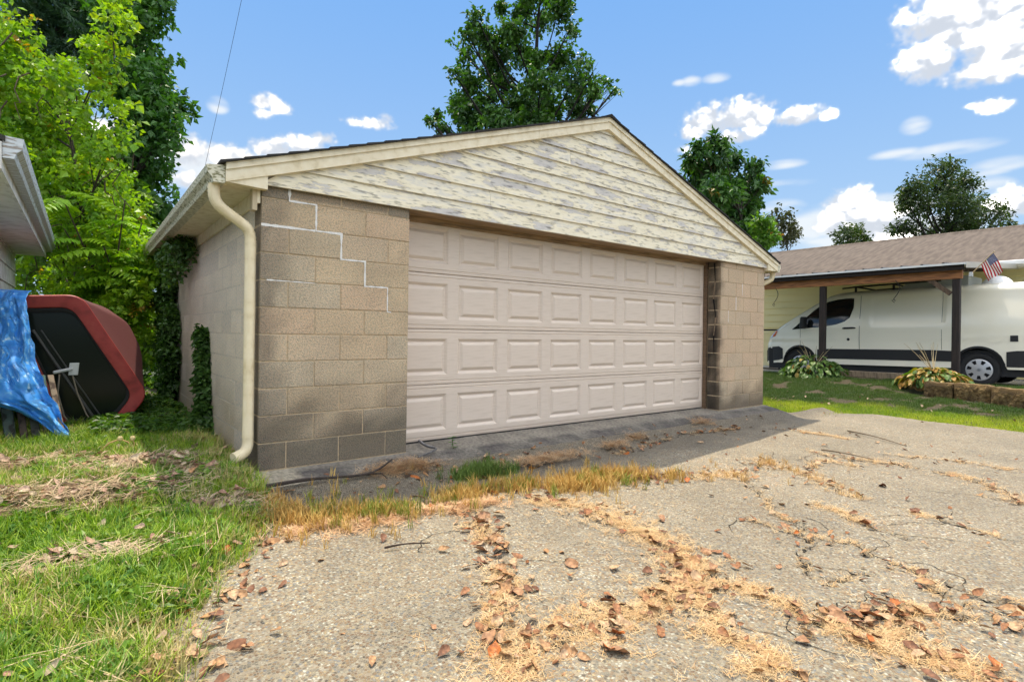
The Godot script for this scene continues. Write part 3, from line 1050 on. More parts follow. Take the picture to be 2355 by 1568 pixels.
func build_gable(G: Node) -> void:
	var mb := MB.new()
	mb.prism(PackedVector2Array([Vector2(0.0, 2.135), Vector2(GW, 2.135), Vector2(GW, EAVE_Y), Vector2(GW / 2, roof_y(GW / 2) - 0.06), Vector2(0, EAVE_Y)]), -0.02, 0.018, Color(0.4, 0.35, 0.25))
	var gable := obj("gable", mb, M.wood_trim, G)
	var ys := [2.115, 2.262, 2.42, 2.572, 2.724, 2.875, 3.03, 3.182, 3.332, 3.48]
	var cuts := [[5.25], [2.05], [4.6], [6.05], [], [3.1], [], [], []]
	for k in 9:
		var xs := [-0.1]
		xs.append_array(cuts[k])
		xs.append(GW + 0.1)
		for i in xs.size() - 1:
			board(gable, xs[i] + (0.0015 if i > 0 else 0.0), xs[i + 1] - 0.0015, ys[k], ys[k + 1], k + i * 0.37)
	# rake boards in two steps, with a seam on the long left one
	var cut := 2.62
	for s in [[-0.25, cut, 0], [cut + 0.002, GW / 2, 0], [GW / 2, GW + 0.25, 1]]:
		mb = MB.new()
		var a: float = s[0]
		var b: float = s[1]
		var ya := roof_y(a)
		var yb := roof_y(b)
		mb.prism(PackedVector2Array([Vector2(a, ya - 0.135), Vector2(b, yb - 0.135), Vector2(b, yb - 0.05), Vector2(a, ya - 0.05)]), 0.02, 0.078)
		mb.prism(PackedVector2Array([Vector2(a, ya - 0.052), Vector2(b, yb - 0.052), Vector2(b, yb - 0.004), Vector2(a, ya - 0.004)]), 0.019, 0.092)
		obj("rake_board", mb, M.cream, gable)
	# boxed cornice returns at both eaves
	for side in 2:
		mb = MB.new()
		var pts := PackedVector2Array()
		for p in [Vector2(-0.25, 2.085), Vector2(0.03, 2.075), Vector2(0.03, roof_y(0.03) - 0.13), Vector2(-0.25, roof_y(-0.25) - 0.13)]:
			pts.append(p if side == 0 else Vector2(GW - p.x, p.y))
		mb.prism(pts, 0.005, 0.069)
		obj("cornice_return", mb, M.cream, gable)


func build_roof(G: Node) -> void:
	# deck, then courses of shingles stepping up each slope
	var mb := MB.new()
	var dark := Color(0.045, 0.042, 0.04)
	for side in 2:
		var n := 26
		for k in n:
			var a := -0.29 + (GW / 2 + 0.29) * k / n
			var b := -0.29 + (GW / 2 + 0.29) * (k + 1.0) / n
			var ya := roof_y(a)
			var yb := roof_y(b)
			var poly := PackedVector2Array([Vector2(a, ya - 0.003), Vector2(b, yb - 0.003), Vector2(b, yb + 0.007), Vector2(a, ya + 0.016)])
			if side == 1:
				for i in 4:
					poly[i] = Vector2(GW - poly[i].x, poly[i].y)
			mb.prism(poly, -GD - 0.15, 0.115 + rng.randf_range(-0.006, 0.006), dark * rng.randf_range(0.8, 1.2))
	mb.prism(PackedVector2Array([Vector2(GW / 2 - 0.14, roof_y(GW / 2 - 0.14) + 0.012), Vector2(GW / 2, roof_y(GW / 2) + 0.014), Vector2(GW / 2 + 0.14, roof_y(GW / 2 - 0.14) + 0.012), Vector2(GW / 2, roof_y(GW / 2) + 0.026)]), -GD - 0.15, 0.12, dark)
	var roof := obj("roof", mb, M.shingle, G)
	for side in 2:
		var sx := func(x: float) -> float: return x if side == 0 else GW - x
		mb = MB.new()
		mb.prism(PackedVector2Array([Vector2(sx.call(-0.25), 2.075), Vector2(sx.call(-0.232), 2.075), Vector2(sx.call(-0.232), 2.205), Vector2(sx.call(-0.25), 2.205)]), -GD - 0.12, 0.004)
		obj("fascia", mb, M.cream, roof)
		mb = MB.new()
		mb.prism(PackedVector2Array([Vector2(sx.call(-0.2315), 2.09), Vector2(sx.call(0.0), 2.09), Vector2(sx.call(0.0), 2.104), Vector2(sx.call(-0.2315), 2.104)]), -GD - 0.12, 0.004)
		obj("soffit", mb, M.cream, roof)
	mb = MB.new()
	mb.box(Vector3(-0.022, 1.985, -GD), Vector3(-0.001, 2.089, -0.012))
	mb.box(Vector3(-0.055, 1.93, -0.09), Vector3(-0.0225, 2.089, -0.01), Color(0.7, 0.65, 0.58))
	obj("frieze_board", mb, M.cream, roof)
	# K-style gutters
	for side in 2:
		var prof := [Vector2(-0.252, 2.20), Vector2(-0.252, 2.072), Vector2(-0.325, 2.072), Vector2(-0.335, 2.105), Vector2(-0.362, 2.135), Vector2(-0.368, 2.185), Vector2(-0.352, 2.187), Vector2(-0.352, 2.18), Vector2(-0.361, 2.18), Vector2(-0.355, 2.14), Vector2(-0.328, 2.108), Vector2(-0.319, 2.078), Vector2(-0.258, 2.078), Vector2(-0.258, 2.20)]
		var poly := PackedVector2Array()
		for p in prof:
			poly.append(p if side == 0 else Vector2(GW - p.x, p.y))
		mb = MB.new()
		mb.prism(poly, -GD - 0.14, 0.062)
		var cap := PackedVector2Array()
		for p in prof.slice(0, 7):
			cap.append(p if side == 0 else Vector2(GW - p.x, p.y))
		mb.prism(cap, 0.0625, 0.067)
		obj("gutter", mb, M.gutter, G)
	# corrugated downspout with elbows, left
	downspout(G, [Vector3(-0.305, 2.075, -0.03), Vector3(-0.305, 2.02, -0.03), Vector3(-0.295, 1.97, -0.032), Vector3(-0.265, 1.925, -0.035), Vector3(-0.21, 1.885, -0.04), Vector3(-0.14, 1.84, -0.048), Vector3(-0.085, 1.80, -0.052), Vector3(-0.06, 1.75, -0.055), Vector3(-0.055, 1.68, -0.055)], true)
	downspout(G, [Vector3(-0.055, 1.69, -0.055), Vector3(-0.055, 1.45, -0.055), Vector3(-0.055, 1.0, -0.055), Vector3(-0.055, 0.5, -0.055), Vector3(-0.055, 0.25, -0.055)], false)
	downspout(G, [Vector3(-0.055, 0.26, -0.055), Vector3(-0.056, 0.20, -0.053), Vector3(-0.075, 0.155, -0.045), Vector3(-0.115, 0.13, -0.03), Vector3(-0.16, 0.118, -0.012)], true)
	downspout(G, [Vector3(GW + 0.30, 2.075, -0.03), Vector3(GW + 0.30, 2.0, -0.035), Vector3(GW + 0.27, 1.95, -0.06), Vector3(GW + 0.15, 1.88, -0.15), Vector3(GW + 0.07, 1.84, -0.22), Vector3(GW + 0.055, 1.76, -0.24), Vector3(GW + 0.055, 0.0, -0.24)], true)


func downspout(G: Node, pts: Array, ribbed: bool) -> void:
	var fine := []
	var rad := []
	var n := 40 if ribbed else 12
	var cv := Curve3D.new()
	for i in pts.size():
		var d: Vector3 = (pts[mini(i + 1, pts.size() - 1)] - pts[maxi(i - 1, 0)]) * 0.17
		cv.add_point(pts[i], -d, d)
	var L := cv.get_baked_length()
	for k in n + 1:
		var s := L * k / n
		fine.append(cv.sample_baked(s, true))
		var rib := 0.0
		if ribbed and L < 1.0:
			rib = (0.0022 if k % 2 == 0 else -0.0016)
		if not ribbed and (k == 0 or k == n or k == 4):
			rib = 0.002
		rad.append(0.039 + rib)
	var mb := MB.new()
	mb.tube(fine, rad, 14, Color(0.96, 0.93, 0.86), true)
	obj("downspout", mb, M.cream, G)


func build_door(G: Node) -> void:
	# jambs and stops
	var mb := MB.new()
	var bz := -0.255
	mb.box(Vector3(6.06, -0.005, -0.252), Vector3(6.094, 2.118, -0.205), Color(0.22, 0.14, 0.08))
	mb.box(Vector3(1.221, -0.005, -0.252), Vector3(1.25, 2.118, -0.205), Color(0.72, 0.66, 0.52))
	mb.box(Vector3(1.25, 2.072, -0.252), Vector3(6.06, 2.118, -0.215), Color(0.42, 0.28, 0.15))
	mb.box(Vector3(1.22, 2.1185, -0.252), Vector3(6.095, 2.1195, -0.01), Color(0.42, 0.28, 0.15))
	obj("door_frame", mb, M.wood_trim, G)
	mb = MB.new()
	mb.box(Vector3(1.215, 2.1, -0.36), Vector3(6.10, 2.2, -0.31), Color(0.2, 0.18, 0.16))
	mb.box(Vector3(1.14, -0.02, -0.36), Vector3(1.215, 2.2, -0.255), Color(0.2, 0.18, 0.16))
	mb.box(Vector3(6.10, -0.02, -0.36), Vector3(6.17, 2.2, -0.255), Color(0.2, 0.18, 0.16))
	obj("door_lining", mb, M.wood_trim, G)
	var H := 0.53
	var W := 4.877
	var x0 := 1.219
	var pp := W / 8.0
	var panel := panel_mesh()
	for s in 4:
		var y0 := 0.022 + s * H
		mb = MB.new()
		var pb := y0 + 0.092
		var pt := y0 + H - 0.092
		# horizontal profile below and above the panels, grooved near the section joints
		var low := [[y0 + 0.002, -0.010], [y0 + 0.006, -0.001], [y0 + 0.028, 0.0], [y0 + 0.032, -0.006], [y0 + 0.038, -0.006], [y0 + 0.042, 0.0], [pb, 0.0]]
		var top := [[pt, 0.0], [y0 + H - 0.042, 0.0], [y0 + H - 0.038, -0.006], [y0 + H - 0.032, -0.006], [y0 + H - 0.028, 0.0], [y0 + H - 0.006, -0.001], [y0 + H - 0.001, -0.012]]
		for pr in [low, top]:
			for k in pr.size() - 1:
				mb.quad(Vector3(x0, pr[k][0], bz + pr[k][1]), Vector3(x0 + W, pr[k][0], bz + pr[k][1]), Vector3(x0 + W, pr[k + 1][0], bz + pr[k + 1][1]), Vector3(x0, pr[k + 1][0], bz + pr[k + 1][1]))
		for k in 9:
			var a := x0 + pp * k - (pp - 0.49) / 2 if k > 0 else x0
			var b := x0 + pp * k + (pp - 0.49) / 2 if k < 8 else x0 + W
			mb.quad(Vector3(a, pb, bz), Vector3(b, pb, bz), Vector3(b, pt, bz), Vector3(a, pt, bz))
		mb.quad(Vector3(x0, y0, bz - 0.03), Vector3(x0, y0 + H, bz - 0.03), Vector3(x0 + W, y0 + H, bz - 0.03), Vector3(x0 + W, y0, bz - 0.03))
		mb.quad(Vector3(x0, y0 + 0.002, bz - 0.03), Vector3(x0 + W, y0 + 0.002, bz - 0.03), Vector3(x0 + W, y0 + 0.002, bz - 0.01), Vector3(x0, y0 + 0.002, bz - 0.01))
		mb.quad(Vector3(x0, y0 + H - 0.001, bz - 0.03), Vector3(x0, y0 + H - 0.001, bz - 0.012), Vector3(x0 + W, y0 + H - 0.001, bz - 0.012), Vector3(x0 + W, y0 + H - 0.001, bz - 0.03))
		for i in mb.v.size():
			var dirt := (1.0 - smoothstep(0.0, 0.12, mb.v[i].y + 0.05 * nz.get_noise_2d(mb.v[i].x * 3.0, 1.0))) * 0.45
			mb.c[i] = Color.WHITE.lerp(Color(0.45, 0.42, 0.38), dirt)
		var sec := obj("door_section", mb, M.door, G)
		for k in 8:
			var p := put("raised_panel", panel, M.door, sec)
			p.position = Vector3(x0 + pp * (k + 0.5), (pb + pt) / 2, bz)
	mb = MB.new()
	mb.box(Vector3(x0, 0.012, bz - 0.03), Vector3(x0 + W, 0.0235, bz - 0.004))
	obj("bottom_seal", mb, M.rubber, G)


func panel_mesh() -> ArrayMesh:
	var mb := MB.new()
	var rings := [[0.245, 0.173, 0.0], [0.238, 0.166, -0.0035], [0.220, 0.148, -0.017], [0.212, 0.140, -0.018], [0.186, 0.114, -0.003], [0.180, 0.108, -0.0015]]
	for k in rings.size() - 1:
		var a: Array = rings[k]
		var b: Array = rings[k + 1]
		var A := [Vector3(-a[0], -a[1], a[2]), Vector3(a[0], -a[1], a[2]), Vector3(a[0], a[1], a[2]), Vector3(-a[0], a[1], a[2])]
		var B := [Vector3(-b[0], -b[1], b[2]), Vector3(b[0], -b[1], b[2]), Vector3(b[0], b[1], b[2]), Vector3(-b[0], b[1], b[2])]
		for i in 4:
			mb.quad(A[i], A[(i + 1) % 4], B[(i + 1) % 4], B[i])
	var c: Array = rings[rings.size() - 1]
	mb.quad(Vector3(-c[0], -c[1], c[2]), Vector3(c[0], -c[1], c[2]), Vector3(c[0], c[1], c[2]), Vector3(-c[0], c[1], c[2]))
	return mb.mesh()


# ------------------------------------------------------------------ neighbouring buildings

func lap_siding(mb: MB, x: float, face: int, z0: float, z1: float, y0: float, y1: float, step: float, lip := 0.012) -> void:
	# horizontal lapped courses on a wall in the plane x; face is +1 or -1
	var y := y0
	while y < y1 - 0.001:
		var t := minf(y + step, y1)
		var a := x + face * lip
		if face < 0:
			mb.quad(Vector3(a, y, z0), Vector3(a, y, z1), Vector3(x, t, z1), Vector3(x, t, z0))
			mb.quad(Vector3(x, y, z0), Vector3(x, y, z1), Vector3(a, y, z1), Vector3(a, y, z0))
		else:
			mb.quad(Vector3(a, y, z1), Vector3(a, y, z0), Vector3(x, t, z0), Vector3(x, t, z1))
			mb.quad(Vector3(x, y, z1), Vector3(x, y, z0), Vector3(a, y, z0), Vector3(a, y, z1))
		y = t


func build_left_building() -> void:
	var B := thing("shed", "white sided shed at the left edge with a weathered metal gutter", "shed")
	var z0 := -5.1
	var z1 := -0.05
	var mb := MB.new()
	mb.box(Vector3(-5.0, -0.3, z0), Vector3(-1.725, 2.0, z1))
	var w := obj("wall", mb, M.white_siding, B)
	mb = MB.new()
	var y := -0.05
	while y < 2.0:
		var t := minf(y + 0.2, 2.0)
		mb = MB.new()
		lap_siding(mb, -1.722, 1, z0 - 0.01, z1 + 0.01, y, t, 0.2, 0.014)
		obj("siding_board", mb, M.white_siding, w)
		y = t
	mb = MB.new()
	mb.prism(PackedVector2Array([Vector2(-1.40, 2.135), Vector2(-1.40, 2.165), Vector2(-3.3, 2.9), Vector2(-5.3, 2.165), Vector2(-5.3, 2.135), Vector2(-3.3, 2.865)]), z0 - 0.12, z1 + 0.02, Color(0.06, 0.055, 0.05))
	obj("roof", mb, M.shingle, B)
	mb = MB.new()
	mb.prism(PackedVector2Array([Vector2(-4.99, 2.0), Vector2(-1.73, 2.0), Vector2(-3.3, 2.72)]), z0, z1 - 0.02)
	obj("gable", mb, M.white_siding, B)
	mb = MB.new()
	mb.box(Vector3(-1.722, 1.985, z0 - 0.1), Vector3(-1.435, 1.999, z1 + 0.015))
	obj("soffit", mb, M.white_siding, B)
	mb = MB.new()
	mb.box(Vector3(-1.4345, 1.97, z0 - 0.1), Vector3(-1.415, 2.13, z1 + 0.018))
	obj("fascia", mb, M.white_siding, B)
	mb = MB.new()
	mb.prism(PackedVector2Array([Vector2(-1.413, 2.17), Vector2(-1.413, 2.04), Vector2(-1.36, 2.04), Vector2(-1.352, 2.075), Vector2(-1.325, 2.10), Vector2(-1.318, 2.165), Vector2(-1.326, 2.167), Vector2(-1.334, 2.105), Vector2(-1.36, 2.08), Vector2(-1.367, 2.047), Vector2(-1.406, 2.047), Vector2(-1.406, 2.17)]), z0 - 0.12, z1)
	mb.prism(PackedVector2Array([Vector2(-1.413, 2.17), Vector2(-1.413, 2.04), Vector2(-1.36, 2.04), Vector2(-1.352, 2.075), Vector2(-1.325, 2.10), Vector2(-1.318, 2.165)]), z1 + 0.001, z1 + 0.006)
	obj("gutter", mb, M.gutter_blue, B)


func build_house() -> void:
	var H := thing("house", "long yellow-sided house with a faded brown shingle roof behind the carport", "house")
	var X := 17.0
	var z0 := -12.0
	var z1 := 9.0
	var mb := MB.new()
	mb.box(Vector3(X + 0.002, -0.4, z0), Vector3(24.4, 2.95, z1))
	obj("wall", mb, M.siding, H)
	mb = MB.new()
	lap_siding(mb, X - 0.001, -1, z0, z1, 0.12, 2.86, 0.21, 0.045)
	tag(obj("siding", mb, M.siding, H), "", "", "", "stuff")
	mb = MB.new()
	mb.box(Vector3(X - 0.02, -0.4, z0), Vector3(X + 0.001, 0.12, z1))
	obj("foundation", mb, M.concrete, H)
	mb = MB.new()
	var ez := 16.4
	for s in 2:
		var a := ez if s == 0 else 25.0
		mb.prism(PackedVector2Array([Vector2(a, 2.93), Vector2(20.7, 4.40), Vector2(20.7, 4.43), Vector2(a, 2.96)]), z0 - 0.4, z1 + 0.4)
	mb.prism(PackedVector2Array([Vector2(20.55, 4.385), Vector2(20.85, 4.385), Vector2(20.7, 4.46)]), z0 - 0.4, z1 + 0.4)
	obj("roof", mb, M.house_roof, H)
	mb = MB.new()
	mb.box(Vector3(ez - 0.02, 2.80, z0 - 0.4), Vector3(ez, 2.955, z1 + 0.4))
	mb.box(Vector3(ez, 2.80, z0 - 0.4), Vector3(X, 2.815, z1 + 0.4))
	obj("fascia", mb, M.white, H)
	mb = MB.new()
	mb.box(Vector3(ez - 0.14, 2.84, 0.5), Vector3(ez - 0.022, 2.95, z1 + 0.4), Color.WHITE, 0.015)
	obj("gutter", mb, M.white, H)
	mb = MB.new()
	mb.tube([Vector3(ez - 0.08, 2.84, 1.9), Vector3(ez - 0.08, 2.7, 1.9), Vector3(X - 0.07, 2.4, 1.9), Vector3(X - 0.07, 0.2, 1.9)], [0.05, 0.05, 0.05, 0.05], 8)
	obj("downspout", mb, M.black_plastic, H)
	mb = MB.new()
	mb.box(Vector3(X - 0.06, 0.0, 2.3), Vector3(X - 0.018, 2.8, 2.5))
	obj("corner_trim", mb, M.white, H)


func build_carport() -> void:
	var C := thing("carport", "lean-to carport with a ribbed metal roof on dark wooden posts", "carport")
	var X := 12.41
	var wood := Color(0.30, 0.115, 0.045)
	var dark := Color(0.035, 0.022, 0.016)
	for z in [-1.28, 1.18]:
		var mb := MB.new()
		mb.box(Vector3(X - 0.06, 0.0, z - 0.06), Vector3(X + 0.06, 2.235, z + 0.06), dark, 0.006)
		obj("post", mb, M.dark_wood, C)
	var mb := MB.new()
	mb.box(Vector3(X - 0.075, 2.236, -4.2), Vector3(X + 0.0, 2.40, 1.28), Color(0.46, 0.19, 0.07), 0.004)
	obj("beam", mb, M.beam, C)
	mb = MB.new()
	mb.frame(Vector3(X - 0.05, 1.92, 1.06), Vector3(0.07, 0, 0), Vector3(0, 0.31, -0.36), Vector3(0, 0.06, 0.06), Color(0.16, 0.10, 0.06))
	obj("brace", mb, M.dark_wood, C)
	var z := -4.1
	while z < 1.3:
		mb = MB.new()
		mb.frame(Vector3(X - 0.16, 2.401, z), Vector3(4.5, 0.36, 0), Vector3(0, 0.10, 0), Vector3(0, 0, 0.04), dark * 1.6)
		obj("rafter", mb, M.dark_wood, C)
		z += 0.6
	mb = MB.new()
	mb.box(Vector3(X - 0.19, 2.40, -4.2), Vector3(X - 0.162, 2.50, 1.33), dark * 0.7)
	obj("fascia", mb, M.dark_wood, C)
	# roof panel with raised ribs
	mb = MB.new()
	var rise := 0.36 / 4.5
	mb.frame(Vector3(X - 0.24, 2.507, -4.25), Vector3(4.4, 4.4 * rise, 0), Vector3(0, 0.012, 0), Vector3(0, 0, 5.62))
	mb.frame(Vector3(X - 0.2395, 2.42, 1.3725), Vector3(4.3, 4.3 * rise, 0), Vector3(0, 0.115, 0), Vector3(0, 0, 0.006))
	var roof := obj("roof_panel", mb, M.metal, C)
	mb = MB.new()
	mb.box(Vector3(X - 0.250, 2.488, -4.25), Vector3(X - 0.2405, 2.525, 1.372))
	obj("edge_trim", mb, M.white, roof)
	z = -4.2
	while z < 1.36:
		mb = MB.new()
		var q := PackedVector3Array()
		var o := Vector3(X - 0.243, 2.5195, z)
		var d := Vector3(4.4, 4.4 * rise, 0)
		var pr := [Vector3(0, 0, -0.035), Vector3(0, 0.028, -0.014), Vector3(0, 0.028, 0.014), Vector3(0, 0, 0.035)]
		for k in 3:
			mb.quad(o + pr[k], o + pr[k + 1], o + pr[k + 1] + d, o + pr[k] + d)
		mb.quad(o + pr[0], o + pr[3], o + pr[2], o + pr[1])
		obj("rib", mb, M.dark_metal, roof)
		z += 0.348
	# wire plant hooks under the beam
	for k in 2:
		var zz: float = [-2.35, 0.18][k]
		var yy := 2.27
		mb = MB.new()
		var pts := []
		for i in 13:
			var t := i / 12.0
			pts.append(Vector3(X - 0.10, yy - 0.46 * t, zz + 0.075 * sin(t * 4.2) + (0.05 if t > 0.9 else 0.0)))
		pts.append(pts[12] + Vector3(0, 0.045, -0.045))
		pts.append(pts[12] + Vector3(0, 0.06, -0.005))
		var rad := []
		rad.resize(pts.size())
		rad.fill(0.007)
		mb.tube(pts, rad, 6)
		tag(obj("plant_hook", mb, M.dark_metal), ["wire plant hook hanging from the carport beam left of the first post", "wire plant hook hanging from the carport beam between its two posts"][k], "hook", "plant hooks under the carport beam")


func van_top(z: float) -> float:
	return along([-1.02,0.72, -0.99,0.88, -0.91,1.04, -0.76,1.22, -0.48,1.41, 0.02,1.73, 0.33,1.92, 0.60,2.07, 0.85,2.135, 1.2,2.155, 3.0,2.15, 5.0,2.13, 5.14,2.09, 5.2,1.9], z)


func van_bottom(z: float) -> float:
	var y := 0.37 if z > -0.6 else lerpf(0.37, 0.34, clampf((-0.6 - z) / 0.3, 0, 1))
	for h in [0.0, 3.6]:
		if absf(z - h) < 0.43:
			y = maxf(y, 0.36 + sqrt(0.43 * 0.43 - (z - h) * (z - h)))
	return y


func van_side(z: float, y: float) -> float:   # half width
	var w: float = along([-1.02,0.62, -0.95,0.76, -0.8,0.88, -0.5,0.96, 0.0,1.0, 4.9,1.0, 5.2,0.95], z)
	w -= 0.14 * smoothstep(1.15, 2.05, y)
	w += 0.012 * exp(-pow((y - 0.99) / 0.035, 2.0)) - 0.010 * exp(-pow((y - 0.92) / 0.035, 2.0))
	w -= 0.018 * smoothstep(1.28, 1.33, y) * (1.0 - smoothstep(1.92, 1.97, y)) * smoothstep(1.6, 1.66, z) * (1.0 - smoothstep(3.0, 3.06, z))
	var d := van_top(z) - y
	if d < 0.13:
		w -= 0.26 * pow(1.0 - d / 0.13, 2.2)
	return w


func van_patch(called: String, m: Material, parent: Node, zs: Array, y0: Array, y1: Array, out := 0.006) -> MeshInstance3D:
	# a piece of trim lying on the body's left side
	var P := []
	for i in zs.size():
		var row := PackedVector3Array()
		for j in 7:
			var y := lerpf(y0[i], y1[i], j / 6.0)
			row.append(Vector3(-van_side(zs[i], y) - out, y, zs[i]))
		P.append(row)
	var mb := MB.new()
	mb.sheet(P, [], true)
	return obj(called, mb, m, parent)


func build_van() -> void:
	var V := thing("cargo_van", "white low-roof cargo van with black side trim parked under the carport", "van", Vector3(14.56, 0.03, -2.31))
	V.rotation_degrees.x = -1.0
	var zs := []
	var z := -1.02
	while z < 5.201:
		zs.append(z)
		z += 0.035
	var P := []
	for zz in zs:
		var yb := van_bottom(zz)
		var yt := van_top(zz)
		yb = minf(yb, yt - 0.05)
		var row := PackedVector3Array()
		for j in 27:
			var f := pow(j / 26.0, 0.85)
			var y := lerpf(yb, yt, f)
			row.append(Vector3(-van_side(zz, y), y, zz))
		for j in range(1, 5):
			row.append(Vector3(lerpf(-van_side(zz, yt), van_side(zz, yt), j / 5.0), yt + 0.02 * sin(PI * j / 5.0), zz))
		for j in 27:
			var p: Vector3 = row[26 - j]
			row.append(Vector3(-p.x, p.y, p.z))
		P.append(row)
	var mb := MB.new()
	mb.sheet(P, [], true)
	for e in [0, P.size() - 1]:
		var row: PackedVector3Array = P[e]
		for j in range(1, row.size() - 1):
			mb.tri(row[0], row[j + 1], row[j])
	var body := obj("body", mb, M.van, V)
	mb = MB.new()
	mb.box(Vector3(-0.9, 0.22, -0.85), Vector3(0.9, 0.75, 5.1))
	obj("underbody", mb, M.black_plastic, V)
	# glass of cab door with its black surround
	var gz := [-0.19, -0.02, 0.15, 0.30, 0.44, 0.67, 0.87, 1.06, 1.17, 1.24]
	var g0 := [1.235, 1.25, 1.26, 1.275, 1.285, 1.31, 1.345, 1.41, 1.50, 1.74]
	var g1 := [1.245, 1.39, 1.54, 1.685, 1.80, 1.92, 1.96, 1.975, 1.975, 1.965]
	var win := van_patch("window", M.dark_glass, V, gz, g0, g1, 0.005)
	van_patch("window_bar", M.black_plastic, win, [0.56, 0.62], [1.29, 1.30], [1.86, 1.90], 0.009)
	# cladding, bumper, sill
	van_patch("side_trim", M.black_plastic, V, [0.44, 0.6, 1.0, 1.6, 2.2, 2.8, 3.16], [0.505, 0.505, 0.505, 0.505, 0.505, 0.505, 0.505], [0.73, 0.745, 0.745, 0.745, 0.745, 0.745, 0.73], 0.012)
	van_patch("side_trim", M.black_plastic, V, [4.04, 4.2, 4.5, 4.8, 5.15], [0.42, 0.42, 0.42, 0.42, 0.42], [0.72, 0.745, 0.745, 0.745, 0.745], 0.012)
	van_patch("bumper", M.black_plastic, V, [-1.019, -0.95, -0.85, -0.7, -0.55, -0.44], [0.42, 0.40, 0.40, 0.42, 0.44, 0.47], [0.66, 0.74, 0.77, 0.79, 0.80, 0.74], 0.012)
	mb = MB.new()
	mb.box(Vector3(-0.64, 0.36, -1.045), Vector3(0.64, 0.70, -0.99), Color.WHITE, 0.02)
	obj("bumper", mb, M.black_plastic, V)
	for s in [0.0, 3.6]:   # arch lips
		var az := []
		var a0 := []
		var a1 := []
		for k in 15:
			var q: float = s - 0.425 + 0.85 * k / 14.0
			az.append(q)
			a0.append(van_bottom(q))
			a1.append(van_bottom(q) + 0.045)
		van_patch("wheel_arch_trim", M.black_plastic, V, az, a0, a1, 0.010)
	# shut lines
	van_patch("door_gap", M.black_plastic, V, [1.385, 1.395], [0.51, 0.51], [2.02, 2.02], 0.002)
	van_patch("door_gap", M.black_plastic, V, [0.02, 0.027], [0.80, 0.80], [1.25, 1.25], 0.002)
	van_patch("door_gap", M.black_plastic, V, [2.98, 2.987], [0.75, 0.75], [2.02, 2.02], 0.002)
	mb = MB.new()
	mb.tube([Vector3(-0.995, 1.245, 1.02), Vector3(-1.018, 1.25, 1.07), Vector3(-1.018, 1.255, 1.25), Vector3(-0.995, 1.25, 1.31)], [0.012, 0.022, 0.02, 0.012], 8)
	obj("door_handle", mb, M.black_plastic, V)
	mb = MB.new()
	mb.box(Vector3(-1.012, 0.93, 4.10), Vector3(-0.99, 1.05, 4.22), Color.WHITE, 0.004)
	obj("side_marker", mb, M.black_plastic, V)
	mb = MB.new()
	mb.tube([Vector3(-1.0, 0.98, 1.15), Vector3(-1.012, 0.98, 1.15)], [0.035, 0.03], 14)
	obj("lock_badge", mb, M.dark_metal, V)
	# mirror
	var mir := MB.new()
	mir.frame(Vector3(-1.26, 1.25, 0.10), Vector3(0.20, 0, 0.03), Vector3(0, 0.30, 0.02), Vector3(-0.01, 0, 0.10), Color.WHITE, 0.03)
	mir.box(Vector3(-1.08, 1.28, 0.13), Vector3(-0.97, 1.36, 0.20))
	obj("side_mirror", mir, M.black_plastic, V)
	# head lamp and amber marker
	var lamp := van_patch("headlight", M.lamp_glass, V, [-0.93, -0.86, -0.78, -0.68, -0.58, -0.50], [0.93, 0.96, 1.02, 1.12, 1.22, 1.32], [0.96, 1.06, 1.14, 1.23, 1.30, 1.355], 0.006)
	van_patch("amber_marker", M.amber, lamp, [-0.74, -0.66, -0.60], [1.05, 1.07, 1.18], [1.08, 1.19, 1.22], 0.010)
	# wheels
	for s in [0.0, 3.6]:
		for side in [-1, 1]:
			var W := Node3D.new()
			W.name = "wheel"
			W.position = Vector3(side * 0.86, 0.345, s)
			V.add_child(W, true)
			if side > 0:
				W.rotation.y = PI
			build_wheel(W)
	# roof gear
	mb = MB.new()
	for xx in [-0.66, 0.66]:
		mb.tube([Vector3(xx, 2.24, 0.9), Vector3(xx, 2.26, 1.2), Vector3(xx, 2.28, 2.9)], [0.02, 0.022, 0.022], 8)
	for zz in [1.2, 2.0, 2.8]:
		mb.tube([Vector3(-0.7, 2.26, zz), Vector3(0.7, 2.26, zz)], [0.02, 0.02], 8)
		for xx in [-0.66, 0.66]:
			mb.box(Vector3(xx - 0.02, 2.06, zz - 0.02), Vector3(xx + 0.02, 2.25, zz + 0.02))
	obj("roof_rack", mb, M.dark_metal, V)
	mb = MB.new()
	mb.prism(PackedVector2Array([Vector2(2.05, 2.13), Vector2(3.35, 2.13), Vector2(3.35, 2.36), Vector2(2.3, 2.34)]), -0.55, 0.55, Color.WHITE, Transform3D(Basis(Vector3(0, 0, 1), Vector3(0, 1, 0), Vector3(-1, 0, 0)), Vector3.ZERO))
	obj("roof_box", mb, M.roof_box, V)
	for zz in [3.72, 4.42]:
		mb = MB.new()
		var R := []
		for i in 7:
			var a := PI / 2 * i / 6.0
			var ring := PackedVector3Array()
			for k in 16:
				ring.append(Vector3(cos(a) * 0.28 * cos(TAU * k / 16), 2.11 + 0.24 * sin(a) * (1.0 if zz < 4 else 0.6), zz + cos(a) * 0.28 * sin(TAU * k / 16)))
			R.append(ring)
		mb.sheet(R, [], true, true)
		obj("roof_vent", mb, M.white, V)


